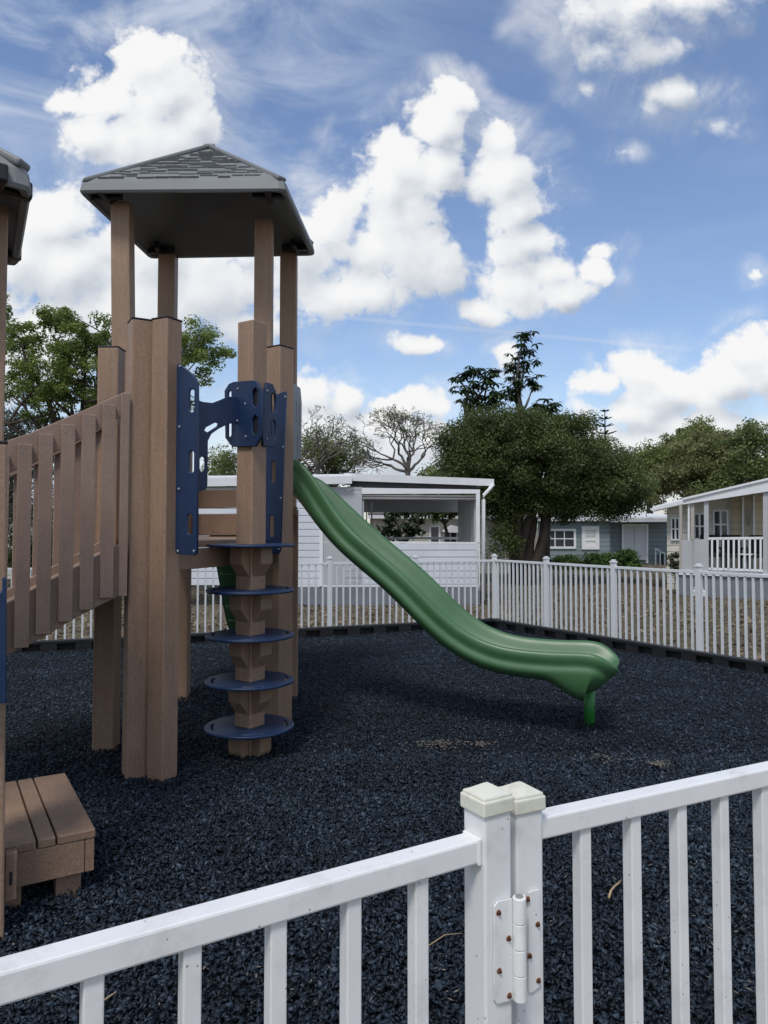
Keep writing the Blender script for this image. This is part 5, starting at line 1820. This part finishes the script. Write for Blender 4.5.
warp = dnoise(9.0, 4.0, .6, Q)
wv_ = den.nodes.new('ShaderNodeVectorMath'); wv_.operation = 'MULTIPLY_ADD'
sub = den.nodes.new('ShaderNodeVectorMath'); sub.operation = 'SUBTRACT'
den.links.new(warp.outputs['Color'], sub.inputs[0]); sub.inputs[1].default_value = (.5, .5, .5)
den.links.new(sub.outputs[0], wv_.inputs[0]); wv_.inputs[1].default_value = (.05, .05, 0); den.links.new(Q, wv_.inputs[2])
QW = wv_.outputs[0]
acc = None
for (bx, by, rx, ry, *sf) in BLOBS:
    r_ = ray(bx, by)
    cx, cz = r_.x / r_.y, r_.z / r_.y
    rx_, rz_ = rx * 1.0 / F, ry * 1.0 / F
    m_ = den.nodes.new('ShaderNodeVectorMath'); m_.operation = 'MULTIPLY_ADD'
    den.links.new(QW, m_.inputs[0])
    m_.inputs[1].default_value = (1 / rx_, 1 / rz_, 0)
    m_.inputs[2].default_value = (-cx / rx_, -cz / rz_, 0)
    ln = den.nodes.new('ShaderNodeVectorMath'); ln.operation = 'LENGTH'; den.links.new(m_.outputs[0], ln.inputs[0])
    lv = ln.outputs['Value']
    if sf: lv = math_('ADD', lv, sf[0], tree_=den)
    acc = lv if acc is None else math_('SMOOTH_MIN', acc, lv, .22, tree_=den)
mass = math_('SUBTRACT', 1.0, acc, tree_=den)
# outside the photographed part of the sky: broken cloud from noise alone
gen = dnoise(1.7, 6.0, .55, D)
gmass = math_('MULTIPLY_ADD', gen.outputs['Fac'], 4.2, -1.95, tree_=den)
ax = math_('ABSOLUTE', qx, tree_=den)
m1 = den.nodes.new('ShaderNodeMapRange'); m1.interpolation_type = 'SMOOTHSTEP'
den.links.new(ax, m1.inputs['Value']); m1.inputs['From Min'].default_value = .60; m1.inputs['From Max'].default_value = .85
m2 = den.nodes.new('ShaderNodeMapRange'); m2.interpolation_type = 'SMOOTHSTEP'
den.links.new(qz, m2.inputs['Value']); m2.inputs['From Min'].default_value = .78; m2.inputs['From Max'].default_value = 1.0
m3 = den.nodes.new('ShaderNodeMapRange'); m3.interpolation_type = 'SMOOTHSTEP'
den.links.new(sx.outputs['Y'], m3.inputs['Value']); m3.inputs['From Min'].default_value = .35; m3.inputs['From Max'].default_value = .2
outm = math_('MAXIMUM', math_('MAXIMUM', m1.outputs[0], m2.outputs[0], tree_=den), m3.outputs[0], tree_=den)
mxm = den.nodes.new('ShaderNodeMix'); mxm.data_type = 'FLOAT'
den.links.new(outm, mxm.inputs['Factor']); den.links.new(mass, mxm.inputs['A']); den.links.new(gmass, mxm.inputs['B'])
massf = mxm.outputs['Result']
# billowy detail
n1 = dnoise(9.5, 9.0, .60, Q)
n1s = dnoise(9.5, 3.0, .50, Q)
v1s = den.nodes.new('ShaderNodeTexVoronoi'); v1s.feature = 'F1'; v1s.inputs['Scale'].default_value = 17.0; v1s.inputs['Detail'].default_value = 0
v1 = den.nodes.new('ShaderNodeTexVoronoi'); v1.feature = 'F1'; v1.inputs['Scale'].default_value = 17.0; v1.inputs['Detail'].default_value = 3.0; v1.inputs['Roughness'].default_value = .55
vv = den.nodes.new('ShaderNodeVectorMath'); vv.operation = 'MULTIPLY_ADD'
n1b = dnoise(26.0, 4.0, .6, Q)
sb2 = den.nodes.new('ShaderNodeVectorMath'); sb2.operation = 'SUBTRACT'; den.links.new(n1b.outputs['Color'], sb2.inputs[0]); sb2.inputs[1].default_value = (.5, .5, .5)
den.links.new(sb2.outputs[0], vv.inputs[0]); vv.inputs[1].default_value = (.04, .04, .04); den.links.new(Q, vv.inputs[2])
den.links.new(vv.outputs[0], v1.inputs['Vector']); den.links.new(vv.outputs[0], v1s.inputs['Vector'])
soft = math_('ADD', math_('ADD', massf, math_('MULTIPLY', v1s.outputs['Distance'], -.85, tree_=den), tree_=den), n1s.outputs['Fac'], tree_=den)
den.links.new(soft, go.inputs['Soft'])
bil = math_('MULTIPLY_ADD', v1.outputs['Distance'], -.60, .52, tree_=den)
nn1 = math_('MULTIPLY_ADD', n1.outputs['Fac'], 1.0, -.46, tree_=den)
n3 = dnoise(48.0, 7.0, .65, Q)
nn3 = math_('MULTIPLY_ADD', n3.outputs['Fac'], .42, -.21, tree_=den)
tot = math_('ADD', math_('ADD', math_('ADD', massf, bil, tree_=den), nn1, tree_=den), nn3, tree_=den)
den.links.new(tot, go.inputs['Density']); den.links.new(massf, go.inputs['Mass'])

geo = nt.nodes.new('ShaderNodeTexCoord')
DIR = geo.outputs['Generated']


def density(off):
    g = nt.nodes.new('ShaderNodeGroup'); g.node_tree = den
    if off is None:
        L(DIR, g.inputs[0])
    else:
        a = nt.nodes.new('ShaderNodeVectorMath'); a.operation = 'ADD'
        L(DIR, a.inputs[0]); a.inputs[1].default_value = off
        L(a.outputs[0], g.inputs[0])
    return g


d0 = density(None)
d1 = density((-.012, 0, .022))
d2 = density((-.030, 0, .060))


def mr(v, a, b, c=0.0, d=1.0, smooth=True):
    n_ = nt.nodes.new('ShaderNodeMapRange')
    n_.interpolation_type = 'SMOOTHSTEP' if smooth else 'LINEAR'
    L(v, n_.inputs['Value'])
    n_.inputs['From Min'].default_value = a; n_.inputs['From Max'].default_value = b
    n_.inputs['To Min'].default_value = c; n_.inputs['To Max'].default_value = d
    return n_.outputs[0]


tx0 = nt.nodes.new('ShaderNodeSeparateXYZ'); L(DIR, tx0.inputs[0])
ys0 = math_('MAXIMUM', tx0.outputs['Y'], .08, tree_=nt)
high = math_('MULTIPLY', mr(math_('DIVIDE', tx0.outputs['Z'], ys0, tree_=nt), .42, .56), mr(math_('DIVIDE', tx0.outputs['X'], ys0, tree_=nt), .16, .26), tree_=nt)   # thin ragged cloud high on the right
a_hard = mr(d0.outputs['Density'], -.10, .34)
a_soft = mr(d0.outputs['Density'], -.15, .75)
am = nt.nodes.new('ShaderNodeMix'); am.data_type = 'FLOAT'
L(high, am.inputs['Factor']); L(a_hard, am.inputs['A']); L(a_soft, am.inputs['B'])
fz = nt.nodes.new('ShaderNodeTexNoise'); fz.inputs['Scale'].default_value = 6.0; fz.inputs['Detail'].default_value = 8; fz.inputs['Roughness'].default_value = .65; fz.inputs['Distortion'].default_value = 1.0
L(DIR, fz.inputs['Vector'])
skirt = math_('MULTIPLY', mr(d0.outputs['Soft'], -.95, .15), mr(fz.outputs['Fac'], .40, .72, 0, .66), tree_=nt)
alpha = math_('MAXIMUM', am.outputs['Result'], skirt, tree_=nt)
fine = math_('ADD', math_('MULTIPLY', math_('SUBTRACT', d0.outputs['Soft'], d1.outputs['Soft'], tree_=nt), 1.0, tree_=nt), math_('MULTIPLY', math_('SUBTRACT', d0.outputs['Density'], d1.outputs['Density'], tree_=nt), .22, tree_=nt), tree_=nt)      # >0: facing the light
coarse = math_('SUBTRACT', d0.outputs['Mass'], d2.outputs['Mass'], tree_=nt)
lit = math_('ADD', math_('MULTIPLY', fine, .50, tree_=nt), math_('MULTIPLY', coarse, .30, tree_=nt), tree_=nt)
thick = mr(d0.outputs['Density'], .2, 1.3)
lit = math_('ADD', math_('SUBTRACT', lit, math_('MULTIPLY', thick, .16, tree_=nt), tree_=nt), math_('MULTIPLY_ADD', high, -.34, .72, tree_=nt), tree_=nt)
cr = nt.nodes.new('ShaderNodeValToRGB')
e = cr.color_ramp.elements
e[0].position = .05; e[0].color = (.47, .52, .60, 1)
e[1].position = 1.0; e[1].color = (1.0, 1.0, 1.0, 1)
e.new(.45).color = (.70, .74, .80, 1); e.new(.72).color = (.88, .905, .935, 1)
bigs = nt.nodes.new('ShaderNodeTexNoise'); bigs.inputs['Scale'].default_value = 7.5; bigs.inputs['Detail'].default_value = 5; bigs.inputs['Roughness'].default_value = .55
L(DIR, bigs.inputs['Vector'])
lit = math_('ADD', math_('MULTIPLY', lit, .86, tree_=nt), math_('MULTIPLY_ADD', bigs.outputs['Fac'], .75, -.33, tree_=nt), tree_=nt)
L(lit, cr.inputs[0])
cm = nt.nodes.new('ShaderNodeVectorMath'); cm.operation = 'SCALE'
L(cr.outputs[0], cm.inputs[0]); cm.inputs['Scale'].default_value = .575 / STR

sky = nt.nodes.new('ShaderNodeTexSky')
sky.sky_type = 'NISHITA'
sky.sun_disc = False
sky.sun_elevation = R(SUN_EL)
sky.sun_rotation = R(SUN_AZ)
sky.altitude = 0; sky.air_density = 1.15; sky.dust_density = 0.6; sky.ozone_density = 2.0

# cirrus veil and a thin contrail
mp = nt.nodes.new('ShaderNodeMapping'); mp.inputs['Scale'].default_value = (2.2, 1, 7.0); mp.inputs['Rotation'].default_value = (0, R(18), 0)
L(DIR, mp.inputs['Vector'])
ci = nt.nodes.new('ShaderNodeTexNoise'); ci.inputs['Scale'].default_value = 1.7; ci.inputs['Detail'].default_value = 9; ci.inputs['Roughness'].default_value = .62; ci.inputs['Distortion'].default_value = .8
L(mp.outputs[0], ci.inputs['Vector'])
cirr = mr(ci.outputs['Fac'], .40, .76, 0, .85)
sep = nt.nodes.new('ShaderNodeSeparateXYZ'); L(DIR, sep.inputs[0])
ys = math_('MAXIMUM', sep.outputs['Y'], .08, tree_=nt)
tx = math_('DIVIDE', sep.outputs['X'], ys, tree_=nt); tz = math_('DIVIDE', sep.outputs['Z'], ys, tree_=nt)
left_w = mr(tx, .12, -.22)
up_w = mr(tz, .35, .62)
low_w = mr(tz, .38, .12, 0, .5)
cw = math_('MULTIPLY', cirr, math_('MAXIMUM', math_('MULTIPLY_ADD', left_w, math_('MULTIPLY', up_w, 1.0, tree_=nt), .12, tree_=nt), low_w, tree_=nt), clamp=True, tree_=nt)
r1, r2 = ray(470, 329), ray(700, 350)
x1, z1_, x2, z2_ = r1.x / r1.y, r1.z / r1.y, r2.x / r2.y, r2.z / r2.y
slope = (z2_ - z1_) / (x2 - x1)
dist = math_('ABSOLUTE', math_('SUBTRACT', math_('SUBTRACT', tz, math_('MULTIPLY', tx, slope, tree_=nt), tree_=nt), z1_ - slope * x1, tree_=nt), tree_=nt)
trail = math_('MULTIPLY', mr(dist, .0042, .0008), mr(tx, .44, .38), tree_=nt)
trail = math_('MULTIPLY', math_('MULTIPLY', trail, mr(sep.outputs['Y'], .3, .5), tree_=nt), math_('MULTIPLY_ADD', ci.outputs['Fac'], .5, .05, tree_=nt), tree_=nt)
veil = math_('MAXIMUM', cw, trail, tree_=nt)
hz = mr(sep.outputs['Z'], .22, .0, 0, .35)
veil = math_('MAXIMUM', veil, hz, tree_=nt)
# deepen the clear sky a little (polarised phone-camera blue)
tint = nt.nodes.new('ShaderNodeMixRGB'); tint.blend_type = 'MULTIPLY'; tint.inputs[0].default_value = 1
L(sky.outputs[0], tint.inputs[1]); tint.inputs[2].default_value = (.86, .855, .93, 1)
vx = nt.nodes.new('ShaderNodeMixRGB')
L(veil, vx.inputs[0]); L(tint.outputs[0], vx.inputs[1]); vx.inputs[2].default_value = (.40 / STR, .44 / STR, .51 / STR, 1)
fx = nt.nodes.new('ShaderNodeMixRGB')
L(alpha, fx.inputs[0]); L(vx.outputs[0], fx.inputs[1]); L(cm.outputs[0], fx.inputs[2])
bg = nt.nodes.new('ShaderNodeBackground'); bg.inputs['Strength'].default_value = STR
L(fx.outputs[0], bg.inputs['Color'])
ow = nt.nodes.new('ShaderNodeOutputWorld'); L(bg.outputs[0], ow.inputs['Surface'])
w.cycles.sampling_method = 'MANUAL'
w.cycles.sample_map_resolution = 512

sun = bpy.data.lights.new('sun', 'SUN')
sun.energy = 1.3
sun.angle = R(14)
sun.color = (1.0, .96, .90)
so = bpy.data.objects.new('sun', sun); COL.objects.link(so)
az = R(SUN_AZ)
sd = Vector((math.sin(az) * math.cos(R(SUN_EL)), math.cos(az) * math.cos(R(SUN_EL)), math.sin(R(SUN_EL))))
so.rotation_euler = sd.to_track_quat('Z', 'Y').to_euler()

# ------------------------------------------------------------------ render settings
sc.view_settings.view_transform = 'Standard'
sc.view_settings.look = 'None'
sc.view_settings.exposure = 0.7
sc.view_settings.gamma = 1.0
sc.view_settings.use_curve_mapping = False
sc.render.engine = 'CYCLES'
sc.cycles.use_denoising = True
sc.cycles.denoiser = 'OPENIMAGEDENOISE'
sc.cycles.max_bounces = 6
sc.cycles.transparent_max_bounces = 4
sc.render.film_transparent = False
